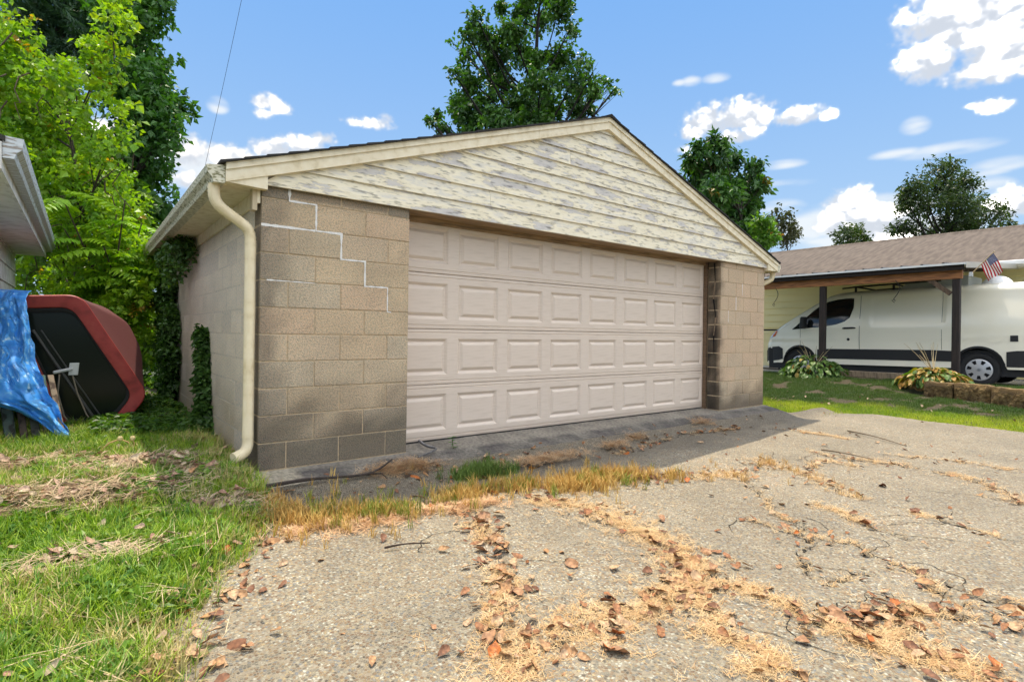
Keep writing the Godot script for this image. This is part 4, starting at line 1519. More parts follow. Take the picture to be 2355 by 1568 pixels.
func build_wheel(W: Node3D) -> void:
	var mb := MB.new()
	var P := []
	var prof := [[0.225, -0.085], [0.25, -0.11], [0.30, -0.115], [0.335, -0.10], [0.345, -0.06], [0.345, 0.06], [0.335, 0.10], [0.30, 0.115], [0.225, 0.09]]
	for pr in prof:
		var ring := PackedVector3Array()
		for k in 32:
			ring.append(Vector3(pr[1], pr[0] * cos(TAU * k / 32), pr[0] * sin(TAU * k / 32)))
		P.append(ring)
	mb.sheet(P, [], true, true)
	obj("tyre", mb, M.rubber, W)
	mb = MB.new()
	P = []
	for pr in [[0.228, -0.085], [0.222, -0.10], [0.20, -0.108], [0.12, -0.118], [0.05, -0.125], [0.0, -0.126]]:
		var ring := PackedVector3Array()
		for k in 32:
			ring.append(Vector3(pr[1], pr[0] * cos(TAU * k / 32), pr[0] * sin(TAU * k / 32)))
		P.append(ring)
	mb.sheet(P, [], false, true)
	obj("hubcap", mb, M.hub, W)
	mb = MB.new()
	for k in 7:
		var a := TAU * (k + 0.5) / 7
		var c := Vector3(0, cos(a), sin(a))
		var s := Vector3(0, -sin(a), cos(a))
		var q := [c * 0.12 - s * 0.022 + Vector3(-0.1205, 0, 0), c * 0.12 + s * 0.022 + Vector3(-0.1205, 0, 0), c * 0.195 + s * 0.038 + Vector3(-0.1115, 0, 0), c * 0.195 - s * 0.038 + Vector3(-0.1115, 0, 0)]
		mb.quad(q[0], q[1], q[2], q[3])
		mb.quad(q[3], q[2], q[1], q[0])
	obj("hubcap_slots", mb, M.rubber, W)


func flag_tex() -> ImageTexture:
	var im := Image.create(380, 200, false, Image.FORMAT_RGBA8)
	for k in 13:
		im.fill_rect(Rect2i(0, int(k * 200.0 / 13), 380, int(200.0 / 13) + 1), Color(0.72, 0.10, 0.14) if k % 2 == 0 else Color(0.90, 0.88, 0.85))
	im.fill_rect(Rect2i(0, 0, 152, 108), Color(0.16, 0.17, 0.38))
	for r in 9:
		for k in (6 if r % 2 == 0 else 5):
			var c := Vector2(12.7 + k * 25.3 + (0.0 if r % 2 == 0 else 12.7), 10.8 + r * 10.8)
			for y in range(-5, 6):
				for x in range(-5, 6):
					var d := Vector2(x, y)
					var a := fposmod(atan2(d.x, -d.y), TAU / 5) - TAU / 10
					if d.length() < 5.2 * (0.42 / maxf(0.42, cos(a)) if false else 0.55 + 0.45 * absf(a) / (TAU / 10)) :
						im.set_pixel(int(c.x) + x, int(c.y) + y, Color(0.92, 0.92, 0.92))
	return ImageTexture.create_from_image(im)


func build_right_yard() -> void:
	# flag on a short stick at the carport's corner
	var F := thing("flag", "small American flag drooping from a slanted stick at the carport corner", "flag")
	var a := Vector3(12.30, 2.30, 1.42)
	var b := Vector3(12.20, 2.68, 1.77)
	var mb := MB.new()
	mb.tube([a, b, b + (b - a) * 0.03], [0.009, 0.008, 0.012], 8)
	obj("stick", mb, M.pale_wood, F)
	mb = MB.new()
	mb.box(a - Vector3(0.03, 0.05, 0.03), a + Vector3(0.03, 0.04, 0.03), Color.WHITE, 0.008)
	obj("bracket", mb, M.metal, F)
	var P := []
	var U := []
	var d := (a - b).normalized()
	for i in 15:
		var u := i / 14.0
		var row := PackedVector3Array()
		var uv := PackedVector2Array()
		for j in 9:
			var v := j / 8.0
			var p := b + d * (0.02 + 0.27 * v) 
			var drop := Vector3(0.02, -0.36, 0.11) * u * (1.0 - 0.12 * v) + Vector3(0, 0, 0.10) * sin(u * 1.6) * (1.0 - v) * 0.4
			p += drop + Vector3(1, 0, 0.3) * 0.022 * sin(v * 9.0 + u * 5.0) * u
			row.append(p)
			uv.append(Vector2(u, v))
		P.append(row)
		U.append(uv)
	mb = MB.new()
	mb.sheet(P, [], false, false, U)
	var fm := mat(Color.WHITE, 0.8)
	fm.albedo_texture = flag_tex()
	fm.cull_mode = BaseMaterial3D.CULL_DISABLED
	fm.backlight_enabled = true
	fm.backlight = Color(0.4, 0.4, 0.4)
	obj("flag_cloth", mb, fm, F)
	# low wall of rough stone blocks
	var R := thing("retaining_wall", "low retaining wall of rough tan stone blocks edging the raised bed", "wall")
	var zs := [0.62, 0.98, 1.46, 2.02, 2.60, 3.2, 3.8, 4.4]
	for k in zs.size() - 1:
		mb = MB.new()
		var z0: float = zs[k] + 0.008
		var z1: float = zs[k + 1] - 0.008
		var tone := Color(0.36, 0.28, 0.17) * rng.randf_range(0.75, 1.2)
		tone.a = 1.0
		var top := 0.26 + rng.randf_range(-0.015, 0.03) - (0.05 if k == 0 else 0.0)
		var rows := []
		var cols := []
		# a rough split face, then the top
		for i in 10:
			var z := lerpf(z0, z1, i / 9.0)
			var xw := wall_x(z) - (0.05 if k % 2 else 0.0) + (0.12 if k == 0 else 0.0)
			var row := PackedVector3Array()
			var cr := PackedColorArray()
			for j in 11:
				var y := lerpf(-0.15, top, minf(j / 6.0, 1.0))
				var dx := 0.0 if j <= 6 else (j - 6) * 0.075
				var e := 0.025 if (i == 0 or i == 9 or j == 6) else 0.0
				var n := nz.get_noise_3d(z * 6.0, y * 6.0, k * 7.0) * 0.035
				row.append(Vector3(xw + dx + e + (n if j <= 6 else 0.0), y + (n * 0.5 if j >= 6 else 0.0) - (0.012 if (i == 0 or i == 9) and j >= 6 else 0.0), z))
				cr.append(tone.lerp(Color(0.12, 0.10, 0.06), clampf(0.3 + nz.get_noise_3d(z * 4.0, y * 8.0, k * 3.0) * 1.2, 0.0, 0.75)))
			rows.append(row)
			cols.append(cr)
		mb.sheet(rows, cols, false)
		for e in [0, 9]:
			var row: PackedVector3Array = rows[e]
			for j in range(1, 10):
				if e == 0: mb.tri(row[0], row[j], row[j + 1], tone)
				else: mb.tri(row[0], row[j + 1], row[j], tone)
		obj("stone_block", mb, M.stone, R)
	# timber edging under the van
	mb = MB.new()
	mb.box(Vector3(12.50, 0.0, -1.15), Vector3(12.64, 0.19, 1.0), Color(0.26, 0.19, 0.12), 0.012)
	mb.box(Vector3(12.52, 0.191, -1.05), Vector3(12.65, 0.33, 0.9), Color(0.30, 0.22, 0.14), 0.012)
	tag(obj("timber_edging", mb, M.dark_wood), "weathered timber edging on the ground between the carport posts", "timber")
	# wire fence panel in a dark frame behind the van's nose
	var Fp := thing("fence_panel", "wire mesh fence panel in a black frame beside the van's nose", "fence")
	mb = MB.new()
	for p in [[Vector3(15.6, 0.05, -5.2), Vector3(15.6, 1.28, -5.2)], [Vector3(15.6, 0.05, -3.0), Vector3(15.6, 1.28, -3.0)], [Vector3(15.6, 1.28, -5.2), Vector3(15.6, 1.28, -3.0)], [Vector3(15.6, 0.1, -5.2), Vector3(15.6, 0.1, -3.0)], [Vector3(15.6, 0.05, -3.85), Vector3(15.6, 1.28, -3.85)]]:
		mb.tube(p, [0.025, 0.025], 8)
	obj("frame", mb, M.black_plastic, Fp)
	mb = MB.new()
	var q := -5.2 - 1.2
	while q < -3.0:
		for s in [0, 1]:
			var za := clampf(q, -5.2, -3.0)
			var zb := clampf(q + 1.18, -5.2, -3.0)
			if zb - za > 0.03:
				var ya := 0.1 + (za - q)
				var yb := 0.1 + (zb - q)
				if s == 1:
					ya = 1.38 - ya
					yb = 1.38 - yb
				mb.tube([Vector3(15.6, ya, za), Vector3(15.6, yb, zb)], [0.002, 0.002], 3, Color.WHITE, false)
		q += 0.06
	tag(obj("mesh", mb, M.metal, Fp), "", "", "", "stuff")
	mb = MB.new()
	mb.quad(Vector3(12.7, 0.075, 3.0), Vector3(17.0, 0.075, 3.0), Vector3(17.0, 0.075, -9.0), Vector3(12.7, 0.075, -9.0), Color(0.55, 0.52, 0.46))
	mb.quad(Vector3(12.7, -0.2, 3.0), Vector3(12.7, 0.075, 3.0), Vector3(12.7, 0.075, -9.0), Vector3(12.7, -0.2, -9.0), Color(0.55, 0.52, 0.46))
	tag(obj("carport_slab", mb, M.concrete), "pale concrete slab under the carport", "", "", "structure")
	# two hostas
	for k in 2:
		var at: Vector3 = [Vector3(12.12, 0.13, -1.35), Vector3(11.75, 0.2, 1.0)][k]
		var h := thing("hosta", ["green hosta clump with brown-edged leaves at the foot of the left carport post", "yellowing orange hosta clump behind the stone wall by the right post"][k], "plant", at, "hostas by the carport posts")
		var where := []
		var cols := []
		for i in 420:
			var az := rng.randf() * TAU
			var el := asin(rng.randf_range(0.0, 1.0))
			var rr := cos(el) * (0.54 if k == 0 else 0.44) * rng.randf_range(0.7, 1.05)
			var y := sin(el) * (0.50 if k == 0 else 0.30) * rng.randf_range(0.75, 1.05)
			var bs := Basis(Vector3.UP, az + rng.randf_range(-0.7, 0.7)) * Basis(Vector3.RIGHT, lerpf(0.75, -0.35, el / 1.57) + rng.randf_range(-0.35, 0.35)) * Basis(Vector3.BACK, rng.randf_range(-0.5, 0.5))
			var sc := rng.randf_range(0.7, 1.2)
			where.append(Transform3D(bs.scaled(Vector3.ONE * sc), Vector3(sin(az) * rr * (1.0 if k == 0 else 0.8), y, cos(az) * rr * 1.3)))
			var t := rng.randf()
			var c := Color(0.07, 0.15, 0.03).lerp(Color(0.15, 0.24, 0.05), rng.randf())
			if (k == 0 and t < 0.12) or (k == 1 and t < 0.58):
				c = Color(0.42, 0.20, 0.05).lerp(Color(0.40, 0.32, 0.07), rng.randf())
			cols.append(c)
		many("leaves", broad_leaf(0.15, 0.085, 0.45), M.leaf_dark, where, cols, h)
		for i in (11 if k == 0 else 9):
			mb = MB.new()
			var az := rng.randf() * TAU
			var L := rng.randf_range(0.5, 0.85)
			var dir := Vector3(sin(az) * 0.45, 1.0, cos(az) * 0.6).normalized()
			mb.tube([Vector3(0, 0.2, 0) + dir * 0.1, dir * L * 0.7 + Vector3(0, 0.1, 0), dir * L + Vector3(sin(az) * 0.06, 0.08, cos(az) * 0.06)], [0.006, 0.005, 0.003], 5, Color(0.42, 0.33, 0.18))
			obj("flower_stalk", mb, M.dry, h)


# ------------------------------------------------------------------ leaves and trees

func broad_leaf(L: float, W: float, droop: float) -> ArrayMesh:
	# one leaf along +z, folded on its rib and bending down
	var mb := MB.new()
	var st := [[0.0, 0.0], [0.18, 0.62], [0.42, 1.0], [0.72, 0.72], [1.0, 0.0]]
	var P := []
	for s in st:
		var t: float = s[0]
		var w: float = s[1] * W * 0.5
		var y := -droop * L * t * t
		P.append(PackedVector3Array([Vector3(-w, y + w * 0.35, t * L), Vector3(0, y, t * L), Vector3(w, y + w * 0.35, t * L)]))
	mb.sheet(P)
	return mb.mesh()


func put_leaf(mb: MB, p: Vector3, d: Vector3, nrm: Vector3, L: float, W: float, col: Color) -> void:
	var s := d.cross(nrm).normalized() * W * 0.5
	var up := s.cross(d).normalized()
	var m := p + d * L * 0.45 - up * W * 0.12
	var tip := p + d * L - up * L * 0.18
	var l := p + d * L * 0.4 - s + up * W * 0.10
	var r := p + d * L * 0.4 + s + up * W * 0.10
	mb.tri(p, m, l, col)
	mb.tri(l, m, tip, col)
	mb.tri(p, r, m, col)
	mb.tri(m, r, tip, col)


func sprig(n: int, L: float, W: float, span: float, sd: int) -> ArrayMesh:
	var r := RandomNumberGenerator.new()
	r.seed = sd
	var mb := MB.new()
	for i in n:
		var t := (i + 0.5) / n
		var p := Vector3(r.randf_range(-0.25, 0.25), r.randf_range(-0.2, 0.2), t - 0.5) * span
		var d := Vector3(r.randf_range(-1, 1), r.randf_range(-0.9, 0.35), r.randf_range(-0.3, 1.0)).normalized()
		var nn := Vector3(r.randf_range(-0.6, 0.6), 1.0, r.randf_range(-0.6, 0.6)).normalized()
		var k := r.randf_range(0.75, 1.2)
		var g := r.randf_range(0.65, 1.2)
		put_leaf(mb, p, d, nn, L * k, W * k, Color(g * r.randf_range(0.9, 1.15), g, g * 0.95))
	return mb.mesh()


func frond(pairs: int, L: float, leaf: float, sd: int) -> ArrayMesh:
	# pinnate leaf: an arching rib with leaflets in pairs
	var r := RandomNumberGenerator.new()
	r.seed = sd
	var mb := MB.new()
	for i in pairs + 1:
		var t := (i + 0.6) / (pairs + 0.6)
		var p := Vector3(0, 0.25 * L * t - 0.42 * L * t * t, L * t)
		for s in [-1, 1]:
			var d := Vector3(s * 0.95, -0.35, 0.45 + r.randf_range(-0.15, 0.15)).normalized()
			var k := sin(PI * (0.25 + 0.62 * t)) * r.randf_range(0.85, 1.1)
			var g := r.randf_range(0.8, 1.15)
			put_leaf(mb, p, d, Vector3.UP, leaf * k, leaf * 0.34, Color(g, g, g))
	mb.tube([Vector3.ZERO, Vector3(0, 0.12 * L * 0.5, L * 0.4), Vector3(0, 0.25 * L - 0.42 * L, L)], [0.006, 0.005, 0.002], 4, Color(1.3, 1.0, 0.8), false)
	return mb.mesh()


func rnd_basis(sc: float) -> Basis:
	return (Basis(Vector3.UP, rng.randf() * TAU) * Basis(Vector3.RIGHT, rng.randf_range(-0.9, 0.9)) * Basis(Vector3.BACK, rng.randf_range(-0.9, 0.9))).scaled(Vector3.ONE * sc)


func crown(parent: Node, lobes: Array, dens: float, kinds: Array, m: Material, ca: Color, cb: Color, gap: float, gapf: float, shell := 0.45, odd := Color(0, 0, 0, 0), odds := 0.0) -> void:
	var where := []
	var cols := []
	for k in kinds.size():
		where.append([])
		cols.append([])
	for i in lobes.size() / 4:
		var c := Vector3(lobes[i * 4], lobes[i * 4 + 1], lobes[i * 4 + 2])
		var R: float = lobes[i * 4 + 3]
		var n := int(dens * R * R)
		for j in n:
			var d := Vector3(rng.randfn(), rng.randfn(), rng.randfn()).normalized() * R * pow(rng.randf(), shell) * 1.05
			var p := c + d
			if nz.get_noise_3d(p.x * gapf, p.y * gapf, p.z * gapf) < gap:
				continue
			var k := rng.randi() % kinds.size()
			where[k].append(Transform3D(rnd_basis(rng.randf_range(0.75, 1.25)), p))
			var t := clampf(0.5 + 0.9 * nz.get_noise_3d(p.x * 1.1 + 40.0, p.y * 1.1, p.z * 1.1) + rng.randf_range(-0.35, 0.35), 0.0, 1.0)
			var col := ca.lerp(cb, t)
			if rng.randf() < odds:
				col = odd
			cols[k].append(col)
	for k in kinds.size():
		many("crown", kinds[k], m, where[k], cols[k], parent)


func limbs(parent: Node, base: Vector3, top: float, r0: float, lobes: Array, col: Color, lean := Vector3.ZERO, twigs := 3) -> void:
	var mb := MB.new()
	var pts := []
	var rad := []
	for i in 9:
		var t := i / 8.0
		pts.append(base + Vector3(0, (top - base.y) * t, 0) + lean * t + Vector3(nz.get_noise_1d(t * 2.0 + base.x), 0, nz.get_noise_1d(t * 2.0 + 40.0 + base.x)) * 0.5 * t)
		rad.append(r0 * (1.0 - 0.86 * t) * (1.25 if i == 0 else 1.0))
	mb.tube(pts, rad, 9, col)
	obj("trunk", mb, M.bark, parent)
	mb = MB.new()
	for i in lobes.size() / 4:
		var c := Vector3(lobes[i * 4], lobes[i * 4 + 1], lobes[i * 4 + 2])
		var R: float = lobes[i * 4 + 3]
		var h := clampf((c.y - base.y - Vector2(c.x - base.x, c.z - base.z).length() * 0.9) / (top - base.y), 0.15, 0.92)
		var k := h * 8.0
		var a: Vector3 = pts[int(k)].lerp(pts[mini(int(k) + 1, 8)], k - int(k))
		var ra: float = rad[int(k)] * 0.5
		var mid := a.lerp(c, 0.5) + Vector3(0, -0.08 * a.distance_to(c), 0) + Vector3(rng.randf_range(-1, 1), rng.randf_range(-1, 1), rng.randf_range(-1, 1)) * R * 0.18
		var c2 := c + (c - a).normalized() * R * 0.08
		mb.tube([a, a.lerp(mid, 0.5), mid, mid.lerp(c, 0.5), c, c2], [ra, ra * 0.8, ra * 0.62, ra * 0.48, ra * 0.34, ra * 0.12], 6, col, false)
		for j in twigs:
			var e := c + Vector3(rng.randfn(), rng.randfn() * 0.8, rng.randfn()).normalized() * R * 0.95
			var s := mid.lerp(c, rng.randf_range(0.2, 0.9))
			mb.tube([s, s.lerp(e, 0.5) + Vector3(0, 0.05 * R, 0), e], [ra * 0.3, ra * 0.2, ra * 0.06], 4, col, false)
	obj("branches", mb, M.bark, parent)


const TREE_CENTRE: Array[float] = [7.29,8.32,-4.77,0.31, 7.66,9.16,-5.49,0.34, 7.00,8.88,-5.43,0.28, 7.27,8.81,-5.99,0.28, 6.86,8.90,-6.38,0.18, 5.60,7.78,-5.51,0.21, 5.37,7.40,-5.52,0.18, 6.24,8.32,-7.56,0.11, 6.07,7.63,-5.79,0.31, 6.44,7.81,-5.41,0.34, 8.23,9.08,-6.53,0.31, 7.88,8.13,-5.08,0.25, 7.58,8.18,-6.51,0.40, 6.52,7.48,-6.15,0.37, 6.19,7.77,-6.94,0.25, 5.35,6.70,-5.99,0.15, 6.34,7.14,-6.81,0.34, 7.25,7.43,-6.87,0.40, 7.32,7.55,-5.68,0.31, 8.19,7.84,-5.73,0.37, 8.49,7.82,-5.26,0.21, 7.56,6.67,-3.99,0.25, 9.20,7.27,-5.00,0.17, 8.95,6.88,-4.64,0.11, 7.66,6.77,-4.69,0.40, 6.62,6.36,-4.61,0.37, 8.16,6.78,-6.16,0.40, 7.01,6.41,-5.76,0.43, 6.77,6.67,-6.75,0.43, 6.49,6.93,-7.50,0.28, 6.21,6.49,-7.17,0.28, 6.03,6.64,-8.00,0.18, 5.23,5.94,-6.89,0.11, 6.00,6.16,-7.62,0.15, 6.08,6.06,-6.39,0.37, 8.89,6.93,-5.82,0.37, 9.05,6.74,-5.51,0.15, 7.67,6.31,-4.01,0.18, 6.13,5.62,-5.33,0.43, 6.83,5.62,-5.06,0.46, 8.74,6.36,-6.04,0.43, 6.00,5.60,-6.42,0.34, 7.15,5.48,-6.16,0.46, 7.32,5.21,-4.95,0.46]
const TREE_MAGNOLIA: Array[float] = [14.25,7.14,-5.30,0.22, 14.26,6.91,-4.99,0.27, 13.67,6.73,-5.36,0.27, 13.81,6.54,-5.84,0.27, 14.36,6.55,-5.42,0.51, 15.50,6.77,-5.34,0.32, 15.56,6.43,-4.73,0.27, 14.57,6.25,-6.12,0.44, 15.25,6.12,-5.41,0.59, 16.16,6.05,-5.05,0.44, 15.76,5.83,-4.54,0.20, 13.72,5.34,-4.84,0.54, 15.67,5.36,-5.09,0.59, 16.22,5.42,-4.94,0.24, 15.60,4.87,-5.26,0.54, 15.33,4.44,-4.62,0.39, 14.92,4.98,-5.30,0.39, 13.51,5.13,-5.13,0.44, 14.90,4.68,-5.62,0.49, 14.99,4.09,-4.90,0.54, 14.83,3.89,-4.29,0.34]
const TREE_YOUNG: Array[float] = [14.16,4.28,-3.65,0.23, 14.92,4.23,-3.86,0.21, 15.14,4.01,-3.82,0.21, 14.25,3.88,-3.60,0.28, 14.66,4.17,-4.01,0.23]
const TREE_OLIVE: Array[float] = [28.37,7.74,-10.55,0.35, 28.26,7.29,-9.97,0.52, 28.82,7.01,-9.90,0.43, 30.06,6.77,-10.14,0.35, 29.50,7.06,-10.84,0.52, 28.39,6.41,-9.60,0.52, 29.20,6.44,-10.42,0.52]
const TREE_LOW: Array[float] = [37.33,7.67,-10.25,0.62, 38.31,7.71,-11.20,0.52, 38.61,7.63,-9.98,0.47, 39.41,8.20,-10.76,0.47, 39.22,7.49,-11.16,0.62, 38.84,7.33,-10.25,0.62]
const TREE_FAR: Array[float] = [37.16,11.05,-5.84,0.39, 35.52,10.41,-4.49,0.30, 34.27,9.76,-4.58,0.73, 35.65,9.88,-5.50,0.65, 32.94,8.88,-5.44,0.69, 33.14,8.42,-5.92,0.61, 36.37,9.48,-4.20,0.69, 36.38,9.20,-4.96,1.04, 33.85,8.32,-5.21,1.04, 34.94,8.10,-3.93,0.95, 38.76,8.54,-4.09,0.69, 37.24,7.90,-3.17,0.61, 40.25,8.72,-3.28,0.24, 40.08,8.22,-3.18,0.22, 35.20,7.64,-5.00,0.95, 36.32,7.46,-4.44,0.95, 37.43,7.51,-3.80,0.65, 34.51,8.23,-6.55,0.39, 34.15,7.06,-6.65,0.48, 34.43,7.22,-6.29,0.48, 35.20,7.09,-5.92,0.52, 37.42,7.03,-5.41,0.95, 36.84,6.80,-4.21,0.95]
const TREE_BIT: Array[float] = [43.78,8.17,-3.77,0.27, 44.55,8.09,-3.54,0.24]
const TREE_DARK: Array[float] = [-0.05,7.79,-10.04,0.54, 0.07,8.63,-10.11,0.59, -0.17,7.88,-12.01,0.69, 0.17,7.03,-10.59,0.49, 0.33,6.66,-10.53,0.29, -0.07,5.82,-9.48,0.69, 0.46,6.06,-10.09,0.35, 0.80,6.12,-10.25,0.18, 0.02,5.10,-9.44,0.64, -0.19,5.11,-11.11,0.79, 0.40,5.53,-10.69,0.34, -0.28,6.13,-9.77,0.79, 0.25,4.62,-10.79,0.39, -0.47,7.85,-10.95,0.59, 0.15,4.25,-11.01,0.39, 0.49,5.58,-9.91,0.22, -0.62,8.72,-11.67,0.59, -0.32,4.37,-11.52,0.59, 0.17,3.65,-9.32,0.49, -0.25,3.39,-9.75,0.69]
const TREE_CONIFER: Array[float] = [-1.96,9.86,-15.71,0.88, -1.20,9.76,-15.71,0.83, -2.27,9.00,-15.10,0.59, -1.01,9.79,-14.53,0.71, -1.66,8.95,-15.31,0.94, -0.91,8.74,-14.18,0.59, -2.30,9.80,-15.35,0.47, -1.57,10.22,-14.67,0.83, -2.01,8.29,-15.13,0.71, -1.00,8.37,-14.80,0.71]
const THICKET: Array[float] = [-1.88,5.00,-6.07,0.35, -1.70,5.25,-6.07,0.19, -1.84,4.69,-6.88,0.44, -1.42,4.47,-5.23,0.31, -1.51,4.25,-6.26,0.50, -1.11,4.68,-6.25,0.38, -0.80,4.91,-5.25,0.25, -0.73,5.27,-5.05,0.22, -0.66,6.12,-6.02,0.22, -0.89,4.68,-5.20,0.31, -0.91,3.99,-5.12,0.44, -1.69,3.67,-6.16,0.50, -1.20,3.67,-6.25,0.50, -0.77,3.53,-4.86,0.31, -1.43,3.02,-5.76,0.50, -0.90,3.03,-5.37,0.50, -0.46,3.15,-5.92,0.28, -1.09,2.63,-5.70,0.50, -0.56,2.62,-6.03,0.41, -1.31,2.19,-5.40,0.38, -0.89,1.99,-5.37,0.44, -0.52,2.12,-5.64,0.38, -1.24,1.81,-6.61,0.38, -0.83,1.51,-5.52,0.38, -1.64,1.72,-5.76,0.25, -0.52,1.49,-4.70,0.31, -1.69,2.77,-6.33,0.44, -2.23,4.62,-6.16,0.57, -2.36,4.03,-7.35,0.57, -2.33,5.85,-7.38,0.44, -0.37,2.09,-4.70,0.22, -0.31,1.75,-4.82,0.28, -0.29,1.29,-5.74,0.31, -0.15,0.77,-5.34,0.28, -0.07,0.23,-5.56,0.25, -0.54,1.02,-5.11,0.31, -0.97,1.01,-5.07,0.44, -1.36,1.25,-5.65,0.38, 0.05,1.42,-5.45,0.19, -0.03,1.75,-4.58,0.18]
const THICKET_BACK: Array[float] = [-2.14,4.31,-9.58,0.67, -1.60,4.73,-10.09,0.67, -0.99,4.06,-8.55,0.67, -1.91,3.36,-10.01,0.75, -1.23,3.08,-8.69,0.75, -0.59,3.29,-8.40,0.67, -1.92,2.20,-10.39,0.75, -1.15,1.97,-8.79,0.75, -0.50,2.19,-8.83,0.67, 0.02,2.35,-8.20,0.50, -1.61,0.99,-9.45,0.75, -0.82,0.92,-8.89,0.75, -0.19,1.18,-8.02,0.58, 0.27,1.71,-8.47,0.42, -0.12,0.30,-7.84,0.50, -0.75,0.03,-8.51,0.67, -2.13,5.44,-9.31,0.58, -1.64,5.39,-9.24,0.58]


func build_trees() -> void:
	var bark := Color(0.10, 0.08, 0.06)
	var t := thing("tree", "tall open-crowned tree rising behind the middle of the garage roof", "tree")
	limbs(t, Vector3(7.2, -0.3, -5.9), 9.6, 0.15, TREE_CENTRE, Color(0.05, 0.042, 0.036), Vector3(0.3, 0, 0.2), 4)
	crown(t, TREE_CENTRE, 820.0, [sprig(8, 0.12, 0.08, 0.30, 1), sprig(7, 0.105, 0.07, 0.26, 2)], M.leaf_dark, Color(0.05, 0.12, 0.035), Color(0.12, 0.26, 0.04), -0.20, 1.7, 0.6)
	t = thing("tree", "broad-leaved glossy tree beside the right slope of the garage roof", "tree")
	limbs(t, Vector3(15.0, -0.3, -4.9), 5.4, 0.16, TREE_MAGNOLIA, bark)
	crown(t, TREE_MAGNOLIA, 330.0, [sprig(8, 0.22, 0.11, 0.34, 3), sprig(7, 0.20, 0.10, 0.3, 4)], M.leaf_dark, Color(0.04, 0.11, 0.035), Color(0.11, 0.24, 0.045), -0.30, 1.0, 0.5, Color(0.20, 0.15, 0.03), 0.012)
	t = thing("tree", "small bright green tree low against the garage's right eave", "tree")
	limbs(t, Vector3(14.6, -0.3, -3.9), 3.2, 0.06, TREE_YOUNG, bark)
	crown(t, TREE_YOUNG, 420.0, [sprig(8, 0.16, 0.09, 0.26, 5)], M.leaf, Color(0.09, 0.22, 0.025), Color(0.16, 0.33, 0.03), -0.3, 1.0, 0.5, Color(0.4, 0.2, 0.03), 0.03)
	t = thing("tree", "thin olive-brown tree far behind, between garage and house roof", "tree")
	limbs(t, Vector3(29.1, -0.3, -10.2), 6.6, 0.15, TREE_OLIVE, bark)
	crown(t, TREE_OLIVE, 130.0, [sprig(9, 0.20, 0.10, 0.5, 6)], M.leaf_dark, Color(0.085, 0.095, 0.045), Color(0.15, 0.15, 0.07), -0.12, 0.8)
	t = thing("tree", "low rounded green treetop showing just over the house roof", "tree")
	limbs(t, Vector3(38.0, -0.3, -10.8), 6.0, 0.15, TREE_LOW, bark)
	crown(t, TREE_LOW, 110.0, [sprig(9, 0.24, 0.13, 0.6, 7)], M.leaf_dark, Color(0.05, 0.085, 0.03), Color(0.10, 0.15, 0.045), -0.3, 0.8)
	t = thing("tree", "dark layered tree standing behind the right part of the house roof", "tree")
	limbs(t, Vector3(35.9, -0.3, -4.9), 11.2, 0.28, TREE_FAR, Color(0.06, 0.05, 0.045), Vector3(0.4, 0, 0))
	crown(t, TREE_FAR, 130.0, [sprig(10, 0.22, 0.10, 0.7, 8), sprig(9, 0.20, 0.09, 0.6, 9)], M.leaf_dark, Color(0.04, 0.075, 0.03), Color(0.11, 0.16, 0.05), -0.16, 0.6, 0.5)
	t = thing("tree", "distant treetop peeping over the house roof at the right edge", "tree")
	limbs(t, Vector3(44.3, -0.3, -3.4), 7.6, 0.15, TREE_BIT, bark)
	crown(t, TREE_BIT, 120.0, [sprig(9, 0.24, 0.13, 0.6, 10)], M.leaf_dark, Color(0.05, 0.085, 0.03), Color(0.08, 0.12, 0.04), -0.3, 0.8)
	t = thing("tree", "dark green maple-like tree behind the vines on the left", "tree")
	limbs(t, Vector3(-0.3, -0.3, -11.2), 8.2, 0.22, TREE_DARK, bark)
	crown(t, TREE_DARK, 330.0, [sprig(8, 0.15, 0.11, 0.32, 11), sprig(7, 0.14, 0.10, 0.3, 12)], M.leaf_dark, Color(0.055, 0.15, 0.035), Color(0.13, 0.29, 0.05), -0.28, 1.1, 0.5)
	t = thing("conifer", "bluish dark conifer in the top left corner behind the vines", "tree")
	limbs(t, Vector3(-1.5, -0.3, -15.2), 10.6, 0.25, TREE_CONIFER, bark)
	crown(t, TREE_CONIFER, 190.0, [needles(1), needles(2)], M.leaf_dark, Color(0.035, 0.09, 0.045), Color(0.08, 0.16, 0.08), -0.25, 0.8, 0.5)
	# vine thicket
	t = thing("vine_thicket", "tall bright green thicket of grape vines between shed and garage", "thicket")
	limbs(t, Vector3(-1.0, -0.2, -6.0), 4.2, 0.09, THICKET.slice(0, 96), Color(0.15, 0.11, 0.08), Vector3(-0.2, 0, 0.1), 2)
	crown(t, THICKET_BACK, 330.0, [sprig(7, 0.13, 0.11, 0.28, 16)], M.leaf, Color(0.08, 0.20, 0.025), Color(0.20, 0.38, 0.03), -0.25, 1.2, 0.4)
	crown(t, THICKET, 600.0, [sprig(7, 0.10, 0.09, 0.22, 13), sprig(6, 0.085, 0.075, 0.2, 14), sprig(8, 0.06, 0.045, 0.2, 15)], M.leaf, Color(0.19, 0.40, 0.03), Color(0.40, 0.62, 0.035), -0.14, 1.6, 0.28, Color(0.55, 0.36, 0.03), 0.022)
	# hanging vine stems
	var mb := MB.new()
	for k in 26:
		var p := Vector3(rng.randf_range(-2.0, -0.35), rng.randf_range(2.2, 5.2), rng.randf_range(-5.6, -4.9))
		var pts := [p]
		var rad := [0.010]
		for i in 6:
			p += Vector3(rng.randf_range(-0.12, 0.12), rng.randf_range(-0.24, 0.05), rng.randf_range(-0.05, 0.08))
			pts.append(p)
			rad.append(0.009 - 0.001 * i)
		mb.tube(pts, rad, 5, Color(0.24, 0.17, 0.10), false)
	obj("vine_stems", mb, M.bark, t)
